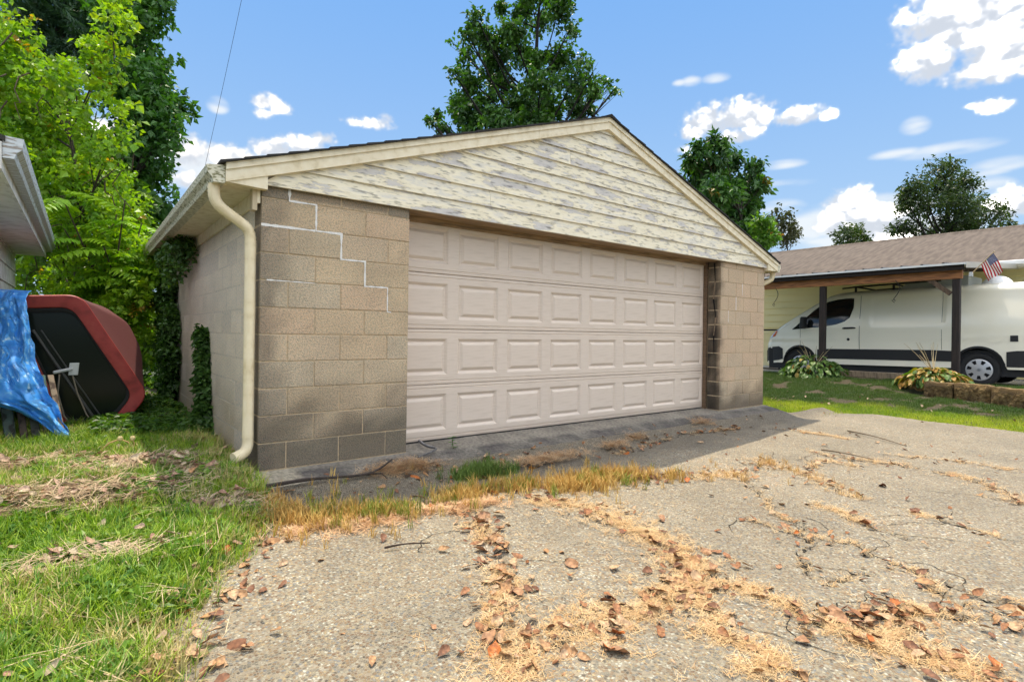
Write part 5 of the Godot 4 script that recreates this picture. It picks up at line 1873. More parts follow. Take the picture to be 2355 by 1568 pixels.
	# tree of heaven sapling with long pinnate leaves
	t = thing("sapling", "lime green sapling with long feathery leaves against the garage eave", "sapling")
	var where := []
	var cols := []
	mb = MB.new()
	for k in 7:
		var base := Vector3(rng.randf_range(-1.2, -0.2), 0.0, rng.randf_range(-6.2, -5.5))
		var tip := Vector3(lerpf(-1.25, 0.05, k / 6.0), rng.randf_range(2.1, 3.0), rng.randf_range(-5.3, -4.6))
		mb.tube([base, base.lerp(tip, 0.5) + Vector3(0.05, 0.1, 0), tip], [0.02, 0.015, 0.008], 6, Color(0.20, 0.15, 0.09), false)
		for i in 17:
			var h := rng.randf_range(0.35, 1.0)
			var p := base.lerp(tip, h)
			var b := Basis(Vector3.UP, rng.randf() * TAU) * Basis(Vector3.RIGHT, rng.randf_range(-0.5, 0.3))
			where.append(Transform3D(b.scaled(Vector3.ONE * rng.randf_range(0.7, 1.15)), p))
			var c := Color(0.22, 0.46, 0.03).lerp(Color(0.42, 0.64, 0.035), rng.randf())
			if rng.randf() < 0.1 and h < 0.75:
				c = Color(0.38, 0.28, 0.02)
			cols.append(c)
	obj("stems", mb, M.bark, t)
	many("leaves", frond(9, 0.62, 0.19, 5), M.leaf, where, cols, t)
	# ivy clinging to the far end of the garage's side wall
	t = thing("ivy", "dark ivy climbing the far end of the garage side wall", "ivy")
	where = []
	cols = []
	for k in 2350:
		var p := Vector3.ZERO
		if k < 1500:   # far end, floor to eave
			var y := rng.randf() * 2.05
			p = Vector3(-0.03 - rng.randf() * 0.22 * (0.4 + absf(nz.get_noise_2d(y * 2.0, 1.0))), y, lerpf(-5.25, -4.35 + 0.4 * sin(y * 2.2) + 0.3 * nz.get_noise_2d(y * 3.0, 5.0), pow(rng.randf(), 0.8)))
		elif k < 1900: # clump under the gutter
			p = Vector3(-0.06 - rng.randf() * 0.2, 2.06 - pow(rng.randf(), 1.5) * 0.5, rng.randf_range(-4.4, -2.7))
			if p.y < 2.0 - 0.35 * (1.0 + nz.get_noise_1d(p.z * 4.0)) + 0.3 * absf(p.z + 3.4): continue
		else:          # a tongue growing up from the ground
			var y := pow(rng.randf(), 1.3) * 1.05
			p = Vector3(-0.02 - rng.randf() * 0.07 - maxf(0.0, 0.3 - y) * 0.6 * rng.randf(), y, -1.86 - 0.22 * y + rng.randf_range(-1.0, 1.0) * (0.02 + 0.10 * (1.0 - y)))
		where.append(Transform3D(rnd_basis(rng.randf_range(0.6, 1.1)), p))
		cols.append(Color(0.05, 0.12, 0.03).lerp(Color(0.10, 0.21, 0.04), rng.randf()))
	many("leaves", sprig(6, 0.075, 0.06, 0.14, 21), M.leaf_dark, where, cols, t)


func needles(sd: int) -> ArrayMesh:
	var r := RandomNumberGenerator.new()
	r.seed = sd
	var mb := MB.new()
	for i in 34:
		var t := i / 34.0
		var p := Vector3(0, -0.06 * t, (t - 0.5) * 0.7)
		var a := r.randf() * TAU
		var d := Vector3(cos(a), sin(a) * 0.5 - 0.2, 0.8).normalized()
		var g := r.randf_range(0.7, 1.2)
		put_leaf(mb, p, d, Vector3.UP, 0.17, 0.03, Color(g, g, g))
	return mb.mesh()


# ------------------------------------------------------------------ things left of the garage

func rounded(p: Array, r: float, n := 6) -> Array:
	var o := []
	for i in p.size():
		var a: Vector2 = p[(i - 1 + p.size()) % p.size()]
		var b: Vector2 = p[i]
		var c: Vector2 = p[(i + 1) % p.size()]
		var s := b + (a - b).normalized() * minf(r, a.distance_to(b) * 0.45)
		var e := b + (c - b).normalized() * minf(r, c.distance_to(b) * 0.45)
		for k in n + 1:
			var t := k / float(n)
			o.append(s.lerp(b, t).lerp(b.lerp(e, t), t))
	return o


func build_truck_cap() -> void:
	var T := thing("truck_cap", "red truck cap with dark rear glass stood on end by the shed", "truck cap")
	var outer := rounded([Vector2(-1.66, 1.33), Vector2(-1.045, 1.375), Vector2(-0.475, 0.36), Vector2(-0.73, 0.0), Vector2(-1.16, -0.02)], 0.12)
	var inner := rounded([Vector2(-1.55, 1.215), Vector2(-1.115, 1.245), Vector2(-0.615, 0.36), Vector2(-0.775, 0.13), Vector2(-1.13, 0.11)], 0.10)
	var Z := -2.5
	var n := outer.size()
	var ring := func(src: Array, k: float, z: float, off := Vector2.ZERO) -> PackedVector3Array:
		var o := PackedVector3Array()
		var c := Vector2(-1.02, 0.62)
		for p in src:
			var q: Vector2 = c + (p - c) * k + off
			o.append(Vector3(q.x, q.y, z))
		return o
	# flange: inner lip, rounded front, back edge
	var mb := MB.new()
	var R := []
	R.append(ring.call(inner, 1.0, Z - 0.05))
	R.append(ring.call(inner, 1.0, Z - 0.008))
	R.append(ring.call(inner, 1.015, Z))
	R.append(ring.call(outer, 0.975, Z + 0.008))
	R.append(ring.call(outer, 0.995, Z))
	R.append(ring.call(outer, 1.0, Z - 0.025))
	R.append(ring.call(outer, 0.97, Z - 0.06))
	mb.sheet(R, [], true, true)
	obj("rear_frame", mb, M.red_paint, T)
	# shell running back, bulging to the right
	mb = MB.new()
	R = []
	var body := rounded([Vector2(-1.62, 1.27), Vector2(-0.84, 1.29), Vector2(-0.62, 1.11), Vector2(-0.50, 0.83), Vector2(-0.475, 0.50), Vector2(-0.56, 0.20), Vector2(-1.15, 0.0)], 0.06, 4)
	var m := body.size()
	for k in 7:
		var t := k / 6.0
		var row := PackedVector3Array()
		for i in m:
			var o2: Vector2 = outer[int(float(i) * n / m)]
			var q: Vector2 = o2.lerp(body[i], smoothstep(0.0, 0.45, t)) * Vector2(1, 1)
			row.append(Vector3(q.x, q.y, Z - 0.03 - 1.5 * t))
		R.append(row)
	mb.sheet(R, [], true, true)
	obj("shell", mb, M.red_dark, T)
	# glass with a black rubber rim and a second inner frame
	mb = MB.new()
	R = [ring.call(inner, 1.0, Z - 0.012), ring.call(inner, 0.985, Z - 0.006), ring.call(inner, 0.93, Z - 0.012), ring.call(inner, 0.925, Z - 0.024)]
	mb.sheet(R, [], true, true)
	obj("window_rim", mb, M.rubber, T)
	mb = MB.new()
	var poly := PackedVector2Array()
	for v in ring.call(inner, 0.96, 0.0):
		poly.append(Vector2(v.x, v.y))
	mb.prism(poly, Z - 0.026, Z - 0.020)
	obj("window_glass", mb, M.cap_glass, T)
	mb = MB.new()
	mb.frame(Vector3(-1.245, 0.60, Z - 0.0195), Vector3(0.15, 0.035, 0), Vector3(-0.006, 0.03, 0), Vector3(0, 0, 0.035), Color.WHITE, 0.008)
	mb.frame(Vector3(-1.135, 0.585, Z - 0.0190), Vector3(0.075, 0.0, 0), Vector3(0.01, 0.12, 0), Vector3(0, 0, 0.012), Color.WHITE, 0.004)
	obj("latch", mb, M.white, T)
	mb = MB.new()
	mb.tube([Vector3(-1.40, 1.02, Z - 0.012), Vector3(-1.12, 0.50, Z - 0.012), Vector3(-0.90, 0.10, Z - 0.012)], [0.014, 0.014, 0.014], 8)
	mb.tube([Vector3(-1.34, 1.02, Z - 0.016), Vector3(-1.06, 0.50, Z - 0.016), Vector3(-0.84, 0.10, Z - 0.016)], [0.007, 0.007, 0.007], 8)
	obj("strut", mb, M.chrome_strip, T)
	mb = MB.new()
	mb.tube([Vector3(-1.20, 0.6, Z + 0.02), Vector3(-1.21, 0.42, Z + 0.03), Vector3(-1.16, 0.2, Z + 0.06), Vector3(-1.05, 0.03, Z + 0.10)], [0.008, 0.008, 0.008, 0.008], 6)
	mb.tube([Vector3(-1.10, 0.58, Z + 0.01), Vector3(-1.06, 0.40, Z + 0.02), Vector3(-0.99, 0.2, Z + 0.03), Vector3(-0.90, 0.05, Z + 0.06)], [0.007, 0.007, 0.007, 0.007], 6)
	tag(obj("cord", mb, M.rope), "two pale cords hanging from the latch of the red truck cap", "cord")
	# blue tarp draped over its upper left corner
	var rowsY := [1.4, 1.37, 1.305, 1.15, 1.0, 0.863, 0.748, 0.634, 0.521, 0.429, 0.336, 0.244, 0.164, 0.104, 0.02]
	var xl := [-1.705, -1.705, -1.705, -1.705, -1.705, -1.705, -1.705, -1.705, -1.693, -1.669, -1.477, -1.343, -1.247, -1.18, -1.15]
	var xr := [-1.42, -1.42, -1.432, -1.411, -1.382, -1.369, -1.356, -1.32, -1.27, -1.226, -1.192, -1.158, -1.124, -1.091, -1.067]
	var zz := [-2.75, -2.45, -2.32, -2.22, -2.14, -2.08, -2.03, -1.98, -1.94, -1.9, -1.88, -1.86, -1.82, -1.78, -1.72]
	var P := []
	var cols := []
	for i in 57:
		var f := i / 4.0
		var a := mini(int(f), 13)
		var t := f - a
		var y: float = lerpf(rowsY[a], rowsY[a + 1], t)
		var row := PackedVector3Array()
		var cr := PackedColorArray()
		for j in 30:
			var u := j / 29.0
			var x: float = lerpf(lerpf(xl[a], xl[a + 1], t), lerpf(xr[a], xr[a + 1], t), u)
			var fold := sin(u * 15.0 - y * 5.0 + 2.0 * nz.get_noise_2d(u * 3.0, y * 2.0)) * 0.028 + nz.get_noise_2d(u * 4.0, y * 6.0) * 0.035
			row.append(Vector3(x + nz.get_noise_2d(u * 2.0 + 9.0, y * 4.0) * 0.03, y, lerpf(zz[a], zz[a + 1], t) + fold + 0.08 * sin(u * PI)))
			cr.append(Color.WHITE)
		P.append(row)
		cols.append(cr)
	mb = MB.new()
	mb.sheet(P, cols, true)
	tag(obj("tarp", mb, M.tarp), "crumpled blue tarp draped over the left side of the truck cap", "tarp")
	# old metal and wooden stakes leaning under the tarp
	var stakes := [[-1.47, -1.60, 0.075, Color(0.07, 0.10, 0.085), "wide dark green metal post leaning by the shed, leftmost under the tarp"], [-1.385, -1.515, 0.05, Color(0.09, 0.055, 0.04), "rusty brown post leaning second from the left under the tarp"], [-1.31, -1.43, 0.06, Color(0.05, 0.052, 0.042), "blackish post leaning third from the left under the tarp"], [-1.245, -1.375, 0.03, Color(0.34, 0.27, 0.19), "narrow tan stake leaning among dark posts under the tarp"], [-1.20, -1.335, 0.035, Color(0.075, 0.17, 0.14), "narrow teal green post leaning under the tarp"], [-1.135, -1.285, 0.045, Color(0.36, 0.27, 0.18), "pale weathered wooden stake leaning beside the tarp's lower strip"]]
	for s in stakes:
		mb = MB.new()
		var w: float = s[2]
		mb.frame(Vector3(s[0] - w / 2, 0.0, -1.70), Vector3(w, 0, 0), Vector3((s[1] - s[0]) * 0.8, 0.60, -0.48), Vector3(0, 0.02, 0.03), s[3], 0.004)
		tag(obj("leaning_post", mb, M.post_paint), s[4], "post", "posts leaning under the blue tarp")


func build_clutter() -> void:
	# overhead wire
	var mb := MB.new()
	var a := Vector3(-0.27, 2.2, -0.9)
	var b := Vector3(-0.05, 6.2, 2.6)
	var pts := []
	var rad := []
	for i in 15:
		var t := i / 14.0
		pts.append(a.lerp(b, t) + Vector3(0, -0.25 * sin(PI * t), 0))
		rad.append(0.0013)
	mb.tube(pts, rad, 6)
	tag(obj("overhead_wire", mb, M.dark_metal), "thin wire rising from the garage's left eave out of the picture", "wire")
	# sticks
	var st := [
		[[Vector3(-0.03, -0.02, 0.36), Vector3(0.25, -0.02, 0.34), Vector3(0.5, -0.03, 0.37), Vector3(0.73, -0.03, 0.38), Vector3(0.94, 0.03, 0.29)], 0.015, "long grey-brown branch lying on the apron below the left block pier", Color(0.15, 0.11, 0.09)],
		[[Vector3(1.40, 0.06, -0.12), Vector3(1.42, 0.03, 0.0), Vector3(1.46, 0.02, 0.09), Vector3(1.36, 0.01, 0.16), Vector3(1.19, 0.01, 0.26)], 0.013, "bent bleached stick lying by the door's lower left corner", Color(0.36, 0.34, 0.33)],
		[[Vector3(0.27, -0.118, 1.60), Vector3(0.38, -0.112, 1.63), Vector3(0.50, -0.115, 1.69)], 0.006, "short thin dark twig on the driveway below the grass strip", Color(0.10, 0.06, 0.04)],
		[[Vector3(5.09, -0.12, 1.8), Vector3(5.05, -0.11, 2.05), Vector3(5.02, -0.12, 2.31)], 0.009, "pale straight twig in the driveway's middle right", Color(0.45, 0.34, 0.22)],
		[[Vector3(6.64, -0.12, 1.46), Vector3(6.4, -0.11, 1.85), Vector3(6.09, -0.12, 2.26)], 0.010, "pale straight twig near the lawn edge of the driveway", Color(0.48, 0.38, 0.26)],
	]
	for s in st:
		mb = MB.new()
		var cv := Curve3D.new()
		var p: Array = s[0]
		for i in p.size():
			var d: Vector3 = (p[mini(i + 1, p.size() - 1)] - p[maxi(i - 1, 0)]) * 0.18
			cv.add_point(p[i], -d, d)
		pts = []
		rad = []
		for i in 19:
			pts.append(cv.sample_baked(cv.get_baked_length() * i / 18.0, true))
			rad.append(s[1] * (1.0 - 0.55 * i / 18.0) * (1.0 + 0.25 * nz.get_noise_1d(i * 1.7)))
		mb.tube(pts, rad, 7, s[3])
		if s[1] > 0.014:
			mb.tube([Vector3(0.70, -0.03, 0.385), Vector3(0.78, -0.03, 0.45), Vector3(0.80, -0.06, 0.50)], [0.006, 0.005, 0.003], 5, s[3])
		tag(obj("stick", mb, M.bark), s[2], "stick", "sticks on the driveway")
	# dried seed stalk arching out of the left lawn
	var D := thing("dried_stalk", "dried arching stalk with pale seed pods in the left lawn", "dried plant")
	mb = MB.new()
	mb.tube([Vector3(-0.93, 0.04, -0.9), Vector3(-0.91, 0.11, -0.9), Vector3(-0.86, 0.16, -0.9), Vector3(-0.79, 0.185, -0.9), Vector3(-0.74, 0.16, -0.88), Vector3(-0.69, 0.08, -0.86)], [0.006, 0.006, 0.006, 0.006, 0.005, 0.004], 6, Color(0.55, 0.34, 0.16))
	mb.tube([Vector3(-0.70, 0.10, -0.86), Vector3(-0.70, 0.15, -0.87), Vector3(-0.71, 0.175, -0.88)], [0.004, 0.004, 0.003], 5, Color(0.55, 0.34, 0.16))
	obj("stem", mb, M.dry, D)
	for p in [Vector3(-0.79, 0.19, -0.89), Vector3(-0.71, 0.185, -0.88), Vector3(-0.80, 0.13, -0.88), Vector3(-0.76, 0.09, -0.86), Vector3(-0.72, 0.06, -0.85)]:
		mb = MB.new()
		var R := []
		for i in 6:
			var ang := PI * i / 5.0
			var rg := PackedVector3Array()
			for k in 8:
				rg.append(p + Vector3(sin(ang) * 0.02 * cos(TAU * k / 8), cos(ang) * 0.022, sin(ang) * 0.02 * sin(TAU * k / 8)))
			R.append(rg)
		mb.sheet(R, [], false, true)
		for i in mb.c.size(): mb.c[i] = Color(0.62, 0.50, 0.24)
		obj("seed_pod", mb, M.dry, D)
	# one green weed at the door sill
	var Wd := thing("weed", "small bright green weed growing at the door sill", "plant", Vector3(1.66, -0.02, 0.06))
	mb = MB.new()
	mb.tube([Vector3.ZERO, Vector3(-0.01, 0.06, 0), Vector3(-0.025, 0.12, 0.01)], [0.003, 0.003, 0.002], 5, Color(0.1, 0.2, 0.04))
	obj("stem", mb, M.leaf, Wd)
	for k in 9:
		mb = MB.new()
		var az := k * 2.4
		put_leaf(mb, Vector3(-0.003 * k, 0.02 + 0.012 * k, 0), Vector3(cos(az), 0.25, sin(az)).normalized(), Vector3.UP, 0.05, 0.03, Color(0.07, 0.19, 0.03))
		obj("leaf", mb, M.leaf, Wd)


# ------------------------------------------------------------------ grass, straw, fallen leaves

func tuft(n: int, h: float, w: float, spread: float, lean: float, sd: int, flat := 0.0) -> ArrayMesh:
	var r := RandomNumberGenerator.new()
	r.seed = sd
	var mb := MB.new()
	for i in n:
		var a := r.randf() * TAU
		var p := Vector3(cos(a), 0, sin(a)) * spread * sqrt(r.randf())
		var b := r.randf() * TAU
		var out := Vector3(cos(b), 0, sin(b))
		var s := Vector3(-sin(b), 0, cos(b)) * w * 0.5 * r.randf_range(0.7, 1.3)
		var H := h * r.randf_range(0.5, 1.15)
		var k := lean * r.randf_range(0.3, 1.5)
		var m := p + Vector3(0, H * 0.55 * (1.0 - flat), 0) + out * H * (0.25 * k + 0.5 * flat)
		var q := p + Vector3(0, H * (1.0 - 0.25 * k) * (1.0 - flat), 0) + out * H * (0.7 * k + flat) + Vector3(0, 0.006 * r.randf(), 0)
		var g := r.randf_range(0.7, 1.2)
		var c := Color(g * r.randf_range(0.92, 1.12), g, g)
		mb.quad(p - s, p + s, m + s * 0.8, m - s * 0.8, c)
		mb.tri(m - s * 0.8, m + s * 0.8, q, c)
	return mb.mesh()


func build_grass() -> void:
	var up := func(x: float, y: float, z: float, sc: float) -> Transform3D:
		return Transform3D((Basis(Vector3.UP, rng.randf() * TAU) * Basis(Vector3.RIGHT, rng.randf_range(-0.25, 0.25))).scaled(Vector3(sc, sc * rng.randf_range(0.7, 1.2), sc)), Vector3(x, y, z))
	# left lawn: green blades with straw-coloured ones among them, sparser where litter lies
	var A := []
	var AC := []
	var B := []
	var BC := []
	var L := []
	var LC := []
	for k in 34000:
		var z := rng.randf_range(-4.8, 3.6)
		var x := lawn_edge(z) + 0.04 - pow(rng.randf(), 0.9) * 2.1
		if x > -0.02 and z < 0.1: continue
		if z < -1.7 and rng.randf() < 0.5: continue
		var n := nz.get_noise_2d(x * 1.3 + 20.0, z * 1.3)
		var dryness := clampf(0.17 + n * 1.1 + 0.5 * smoothstep(0.35, 0.0, lawn_edge(z) - x) + 0.45 * smoothstep(1.9, 2.6, z), 0.0, 1.0)
		var litter := litter_at(x, z)
		if rng.randf() < litter * 0.8: continue
		var y := lawn_y(x, z) - 0.005
		A.append(up.call(x, y, z, rng.randf_range(0.55, 1.15) * (1.0 - 0.35 * litter)))
		var c := Color(0.08, 0.22, 0.02).lerp(Color(0.40, 0.52, 0.03), rng.randf())
		if rng.randf() < dryness * 0.75:
			c = Color(0.48, 0.38, 0.13).lerp(Color(0.60, 0.50, 0.24), rng.randf())
		AC.append(c)
	for k in 16000:
		var z := rng.randf_range(-4.8, 3.4)
		var x := lawn_edge(z) - 0.05 - pow(rng.randf(), 0.8) * 2.0
		if x > -0.03 and z < 0.1: continue
		var n := nz.get_noise_2d(x * 1.7 + 70.0, z * 1.7)
		if n < -0.10 and z > -1.5: continue
		B.append(Transform3D(rnd_basis(rng.randf_range(0.5, 1.0)), Vector3(x, lawn_y(x, z) + rng.randf_range(0.01, 0.06), z)))
		B[B.size() - 1].basis = Basis(Vector3.UP, rng.randf() * TAU).scaled(Vector3.ONE * rng.randf_range(0.5, 1.15))
		BC.append(Color(0.06, 0.19, 0.025).lerp(Color(0.24, 0.42, 0.04), rng.randf()))
	for k in 2600:
		var z := rng.randf_range(-4.6, -1.5)
		var x := rng.randf_range(-0.95, -0.04)
		B.append(Transform3D(Basis(Vector3.UP, rng.randf() * TAU).scaled(Vector3.ONE * rng.randf_range(0.8, 1.6)), Vector3(x, lawn_y(x, z) + rng.randf_range(0.02, 0.12), z)))
		BC.append(Color(0.05, 0.13, 0.025).lerp(Color(0.12, 0.26, 0.04), rng.randf()))
	var g := many("lawn_grass", tuft(11, 0.12, 0.0055, 0.035, 0.9, 31), M.grass, A, AC)
	tag(g, "long uncut grass of the left lawn, green mixed with straw", "grass", "", "stuff")
	g = many("lawn_weeds", sprig(6, 0.055, 0.034, 0.07, 32), M.leaf, B, BC)
	tag(g, "small broad-leaved weeds scattered through the left lawn", "weeds", "", "stuff")
	# straw and dead stems on the lawn
	for k in 7000:
		var z := rng.randf_range(-2.0, 3.2)
		var x := lawn_edge(z) - rng.randf() * 1.9 + 0.1
		if x > -0.03 and z < 0.15: continue
		if rng.randf() > litter_at(x, z) * 1.2 + 0.04: continue
		L.append(Transform3D((Basis(Vector3.UP, rng.randf() * TAU) * Basis(Vector3.RIGHT, rng.randf_range(-0.5, 0.5))).scaled(Vector3.ONE * rng.randf_range(0.6, 1.3)), Vector3(x, lawn_y(x, z) + rng.randf_range(0.02, 0.07), z)))
		LC.append(Color(0.46, 0.32, 0.19).lerp(Color(0.60, 0.48, 0.30), rng.randf()))
	g = many("dead_stems", tuft(7, 0.11, 0.0035, 0.05, 0.9, 33, 0.85), M.dry, L, LC)
	tag(g, "pale dead stems and straw lying over the left lawn", "straw", "", "stuff")
	# dry bunch grass standing along the apron seam
	var S := []
	var SC := []
	var F := []
	var FC := []
	for ci in CRACKS.size():
		var cr: Array = CRACKS[ci]
		var p: Array = cr[0]
		var dens: float = cr[2]
		var w: float = cr[1]
		for k in range(0, p.size() - 2, 2):
			var a := Vector2(p[k], p[k + 1])
			var b := Vector2(p[k + 2], p[k + 3])
			var len := a.distance_to(b)
			var n := int(len * dens * (760.0 if ci < 4 else 720.0))
			for i in n:
				var q := a.lerp(b, rng.randf())
				var patch := nz.get_noise_2d(q.x * 1.8 + 7.0, q.y * 1.8 + ci) 
				if patch < (0.04 if dens < 0.8 else -0.22) + rng.randfn() * 0.10: continue
				q += Vector2(nz.get_noise_2d(q.x * 5.0, q.y * 5.0), nz.get_noise_2d(q.x * 5.0 + 50.0, q.y * 5.0)) * 0.09
				q += Vector2(rng.randfn(), rng.randfn()) * w * (0.9 + 2.2 * maxf(patch, 0.0)) * (2.6 if rng.randf() < 0.28 else 1.0)
				var y := drive_y(q.x, q.y) - 0.004
				if q.y < 0.45: y = maxf(y, -0.06)
				var c := Color(0.58, 0.35, 0.13).lerp(Color(0.76, 0.58, 0.32), rng.randf())
				F.append(Transform3D((Basis(Vector3.UP, rng.randf() * TAU) * Basis(Vector3.RIGHT, rng.randf_range(-0.2, 0.2))).scaled(Vector3.ONE * rng.randf_range(0.5, 1.1)), Vector3(q.x, y + rng.randf() * 0.012, q.y)))
				FC.append(c)
				if ci == 0 and rng.randf() < 0.8:
					var green := clampf(0.36 - 0.30 * absf(q.x - 0.9) + nz.get_noise_2d(q.x * 2.6, 4.0) * 0.9, 0.0, 0.8)
					S.append(up.call(q.x + rng.randfn() * 0.03, y, q.y + rng.randfn() * 0.05, rng.randf_range(0.55, 1.1)))
					SC.append(Color(0.16, 0.24, 0.02).lerp(Color(0.28, 0.30, 0.03), rng.randf()) if rng.randf() < green else Color(0.50, 0.29, 0.06).lerp(Color(0.60, 0.43, 0.12), rng.randf()))
				elif ci in [4, 5] and rng.randf() < 0.12:
					S.append(up.call(q.x, y, q.y, rng.randf_range(0.4, 0.7)))
					SC.append(Color(0.52, 0.32, 0.09).lerp(Color(0.6, 0.42, 0.16), rng.randf()))
	for k in 900:
		var u := rng.randf()
		var q := Vector2(lerpf(-0.12, 1.25, u) + rng.randfn() * 0.03, lerpf(1.02, 1.2, u) + absf(rng.randfn()) * 0.09)
		if nz.get_noise_2d(q.x * 3.0, q.y * 3.0 + 9.0) < -0.18: continue
		F.append(Transform3D((Basis(Vector3.UP, rng.randf() * TAU) * Basis(Vector3.RIGHT, rng.randf_range(-0.3, 0.3))).scaled(Vector3.ONE * rng.randf_range(0.8, 1.8)), Vector3(q.x, drive_y(q.x, q.y) + rng.randf() * 0.015, q.y)))
		FC.append(Color(0.60, 0.33, 0.14).lerp(Color(0.76, 0.55, 0.32), rng.randf()))
	# dark green tuft and straw heap on the apron
	for k in 420:
		var q := Vector2(1.62 + rng.randfn() * 0.13, 0.62 + rng.randfn() * 0.07)
		S.append(up.call(q.x, drive_y(q.x, q.y), q.y, rng.randf_range(0.5, 1.0)))
		SC.append(Color(0.06, 0.15, 0.02).lerp(Color(0.16, 0.23, 0.03), rng.randf()))
	for hp in [[1.02, 0.33, 0.16, 0.05, 420], [2.3, 0.62, 0.25, 0.07, 380], [3.3, 0.55, 0.1, 0.05, 120], [3.8, 0.42, 0.08, 0.04, 90], [5.2, 0.32, 0.12, 0.05, 110]]:
		for k in hp[4]:
			var q := Vector2(hp[0] + rng.randfn() * hp[2], hp[1] + rng.randfn() * hp[3])
			F.append(Transform3D((Basis(Vector3.UP, rng.randf() * TAU) * Basis(Vector3.RIGHT, rng.randf_range(-0.4, 0.4))).scaled(Vector3.ONE * rng.randf_range(0.7, 1.4)), Vector3(q.x, maxf(drive_y(q.x, q.y), -0.09) + rng.randf() * 0.04, q.y)))
			FC.append(Color(0.42, 0.22, 0.08).lerp(Color(0.60, 0.45, 0.26), rng.randf()))
	g = many("dry_grass", tuft(9, 0.145, 0.006, 0.03, 0.7, 34), M.dry, S, SC)
	tag(g, "standing yellow and green bunch grass along the apron seam", "grass", "", "stuff")
	g = many("straw", tuft(9, 0.050, 0.0021, 0.026, 0.9, 35, 0.75), M.dry, F, FC)
	tag(g, "dead orange straw matted in the driveway cracks", "straw", "", "stuff")
	# right lawn, mown short; clover, bare soil and painted shade nearer the carport
	A = []
	AC = []
	for k in 60000:
		var z := rng.randf_range(-7.0, 5.0)
		var x := yard_edge(z) + pow(rng.randf(), 0.85) * 5.0
		if x > 12.6: continue
		if x > wall_x(z) - 0.05 and x < wall_x(z) + 0.32 and z > 0.5: continue
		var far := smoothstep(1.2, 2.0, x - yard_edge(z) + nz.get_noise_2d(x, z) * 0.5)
		if far > 0.5 and nz.get_noise_2d(x * 1.2, z * 1.2) < -0.26: continue
		A.append(up.call(x, yard_y(x, z) - 0.004, z, rng.randf_range(0.7, 1.3)))
		var c := Color(0.28, 0.42, 0.015).lerp(Color(0.62, 0.64, 0.04), clampf(rng.randf() + nz.get_noise_2d(x * 0.8, z * 0.8), 0.0, 1.0))
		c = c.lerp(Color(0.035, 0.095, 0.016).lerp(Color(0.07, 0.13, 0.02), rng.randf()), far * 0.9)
		AC.append(c)
	g = many("mown_grass", tuft(10, 0.05, 0.005, 0.05, 0.8, 36), M.grass, A, AC)
	tag(g, "short sunlit grass of the right lawn, darker with painted shade by the carport", "grass", "", "stuff")


func litter_at(x: float, z: float) -> float:
	# mats of dead leaves and vines on the left lawn
	var v := 0.0
	for p in [[-1.2, 0.25, 0.55, 0.22], [-0.85, 0.35, 0.45, 0.18], [-0.75, -0.25, 0.45, 0.25], [-1.3, -0.7, 0.4, 0.2], [-0.35, 0.62, 0.3, 0.12], [-1.0, 1.15, 0.35, 0.12], [-0.45, 0.05, 0.2, 0.25]]:
		var d := Vector2((x - p[0]) / p[2], (z - p[1]) / p[3]).length()
		v = maxf(v, 1.0 - smoothstep(0.5, 1.15, d + nz.get_noise_2d(x * 3.0, z * 3.0) * 0.5))
	return v


func dead_leaf(sd: int, L: float) -> ArrayMesh:
	# a curled, dried leaf
	var r := RandomNumberGenerator.new()
	r.seed = sd
	var mb := MB.new()
	var P := []
	var cu := r.randf_range(0.8, 2.2)
	var bend := r.randf_range(-1.0, 1.2)
	for s in [[0.0, 0.05], [0.12, 0.55], [0.35, 1.0], [0.6, 0.85], [0.82, 0.5], [1.0, 0.04]]:
		var t: float = s[0]
		var row := PackedVector3Array()
		for j in 5:
			var u: float = (j - 2) / 2.0 * s[1] * (r.randf_range(0.55, 1.2) if absi(j - 2) == 2 else r.randf_range(0.85, 1.1))
			var a := u * cu * 0.7
			row.append(Vector3(sin(a) / cu * L * 0.62, (1.0 - cos(a)) * L * 0.42 / cu + L * 0.22 * bend * (t - 0.5) * (t - 0.5) + r.randf_range(0, 0.10) * L, (t - 0.5) * L * r.randf_range(0.93, 1.07)))
		P.append(row)
	mb.sheet(P)
	return mb.mesh()


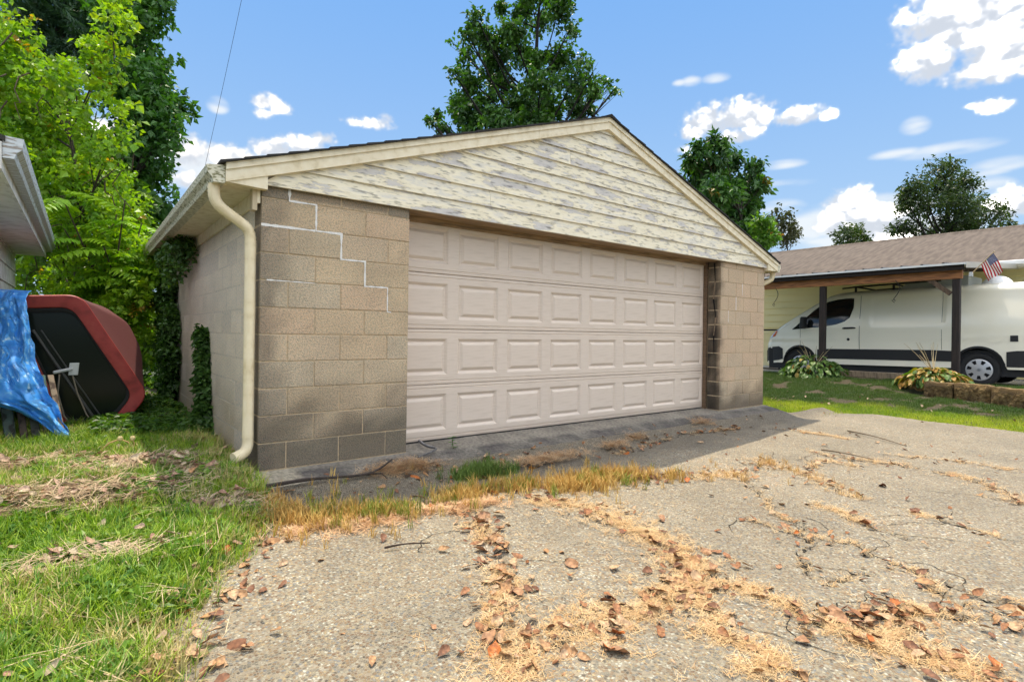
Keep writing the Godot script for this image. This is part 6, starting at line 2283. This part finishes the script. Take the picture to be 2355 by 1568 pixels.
func build_leaves() -> void:
	var meshes := []
	for k in 7:
		meshes.append(dead_leaf(50 + k, 0.075))
	var mats := []
	for c in [Color(0.42, 0.17, 0.06), Color(0.58, 0.31, 0.13), Color(0.27, 0.11, 0.05), Color(0.68, 0.44, 0.24), Color(0.62, 0.18, 0.03), Color(0.52, 0.27, 0.13)]:
		var m: StandardMaterial3D = M.dry_leaf.duplicate()
		m.albedo_color = c.linear_to_srgb()
		mats.append(m)
	var drive := get_node("driveway")
	var lawn := get_node("lawn")
	var total := 0.0
	var spans := []
	for cr in CRACKS:
		var p: Array = cr[0]
		for k in range(0, p.size() - 2, 2):
			var a := Vector2(p[k], p[k + 1])
			var b := Vector2(p[k + 2], p[k + 3])
			var near := 1.0 / pow(maxf(a.distance_to(Vector2(EYE.x, EYE.z)), 1.0), 0.4)
			total += a.distance_to(b) * cr[3] * near
			spans.append([total, a, b, cr[1]])
	var where := []
	var cols := []
	for k in 1450:
		var q := Vector2.ZERO
		if k % 9 == 0:
			q = Vector2(rng.randf_range(-0.5, 6.5), rng.randf_range(0.2, 3.8))
		elif k % 7 == 0:
			var z := rng.randf_range(0.3, 2.4)
			q = Vector2(lawn_edge(z) + rng.randfn() * 0.09 + 0.03, z)
		elif k % 10 == 1:
			q = Vector2(1.6 + rng.randfn() * 0.5, 0.52 + rng.randfn() * 0.12)
		else:
			var pick := rng.randf() * total
			for s in spans:
				if s[0] >= pick:
					q = s[1].lerp(s[2], rng.randf()) + Vector2(rng.randfn(), rng.randfn()) * (s[3] + 0.045)
					break
		if q.y < 0.05: continue
		var y := drive_y(q.x, q.y)
		if q.y < 0.42: y = maxf(y, -0.09)
		if q.x < lawn_edge(q.y): y = lawn_y(q.x, q.y) + 0.03
		var bs := Basis(Vector3.UP, rng.randf() * TAU) * Basis(Vector3.RIGHT, rng.randf_range(-0.5, 0.5)) * Basis(Vector3.BACK, rng.randf_range(-0.7, 0.7) + (PI if rng.randf() < 0.35 else 0.0))
		var sc := rng.randf_range(0.5, 1.3)
		var T := Transform3D(bs.scaled(Vector3.ONE * sc), Vector3(q.x, y + 0.007 + rng.randf() * 0.010, q.y))
		if k < 290:
			var o := put("leaf", meshes[rng.randi() % 7], mats[[0, 1, 1, 2, 3, 3, 5, 5, 4][rng.randi() % 9]], drive)
			o.transform = T
		else:
			T.basis = T.basis.scaled(Vector3.ONE * 0.7)
			where.append(T)
			cols.append([Color(0.42, 0.18, 0.07), Color(0.56, 0.31, 0.14), Color(0.28, 0.12, 0.055), Color(0.64, 0.42, 0.24)][rng.randi() % 4])
	for k in 2600:
		var z := rng.randf_range(-1.8, 2.6)
		var x := lawn_edge(z) - rng.randf() * 1.8
		if (x > -0.04 and z < 0.1) or rng.randf() > litter_at(x, z) * 0.95 + 0.035: continue
		var bs := Basis(Vector3.UP, rng.randf() * TAU) * Basis(Vector3.RIGHT, rng.randf_range(-0.8, 0.8)) * Basis(Vector3.BACK, rng.randf_range(-0.8, 0.8))
		var T := Transform3D(bs.scaled(Vector3.ONE * rng.randf_range(0.45, 1.1)), Vector3(x, lawn_y(x, z) + rng.randf_range(0.03, 0.08), z))
		if k < 130:
			var o := put("leaf", meshes[rng.randi() % 7], mats[[3, 5, 3, 1][rng.randi() % 4]], lawn)
			o.transform = T
		else:
			where.append(T)
			cols.append([Color(0.62, 0.42, 0.29), Color(0.54, 0.31, 0.20), Color(0.66, 0.52, 0.33)][rng.randi() % 3])
	for k in 60:
		var z := rng.randf_range(-1.0, 3.6)
		var x := yard_edge(z) + rng.randf() * 2.5
		where.append(Transform3D(rnd_basis(rng.randf_range(0.5, 0.9)), Vector3(x, yard_y(x, z) + 0.05, z)))
		cols.append(Color(0.5, 0.36, 0.22))
	var m: StandardMaterial3D = M.dry_leaf
	tag(many("leaf_litter", dead_leaf(61, 0.075), m, where, cols), "small curled brown fallen leaves strewn over driveway and lawns", "leaf litter", "", "stuff")
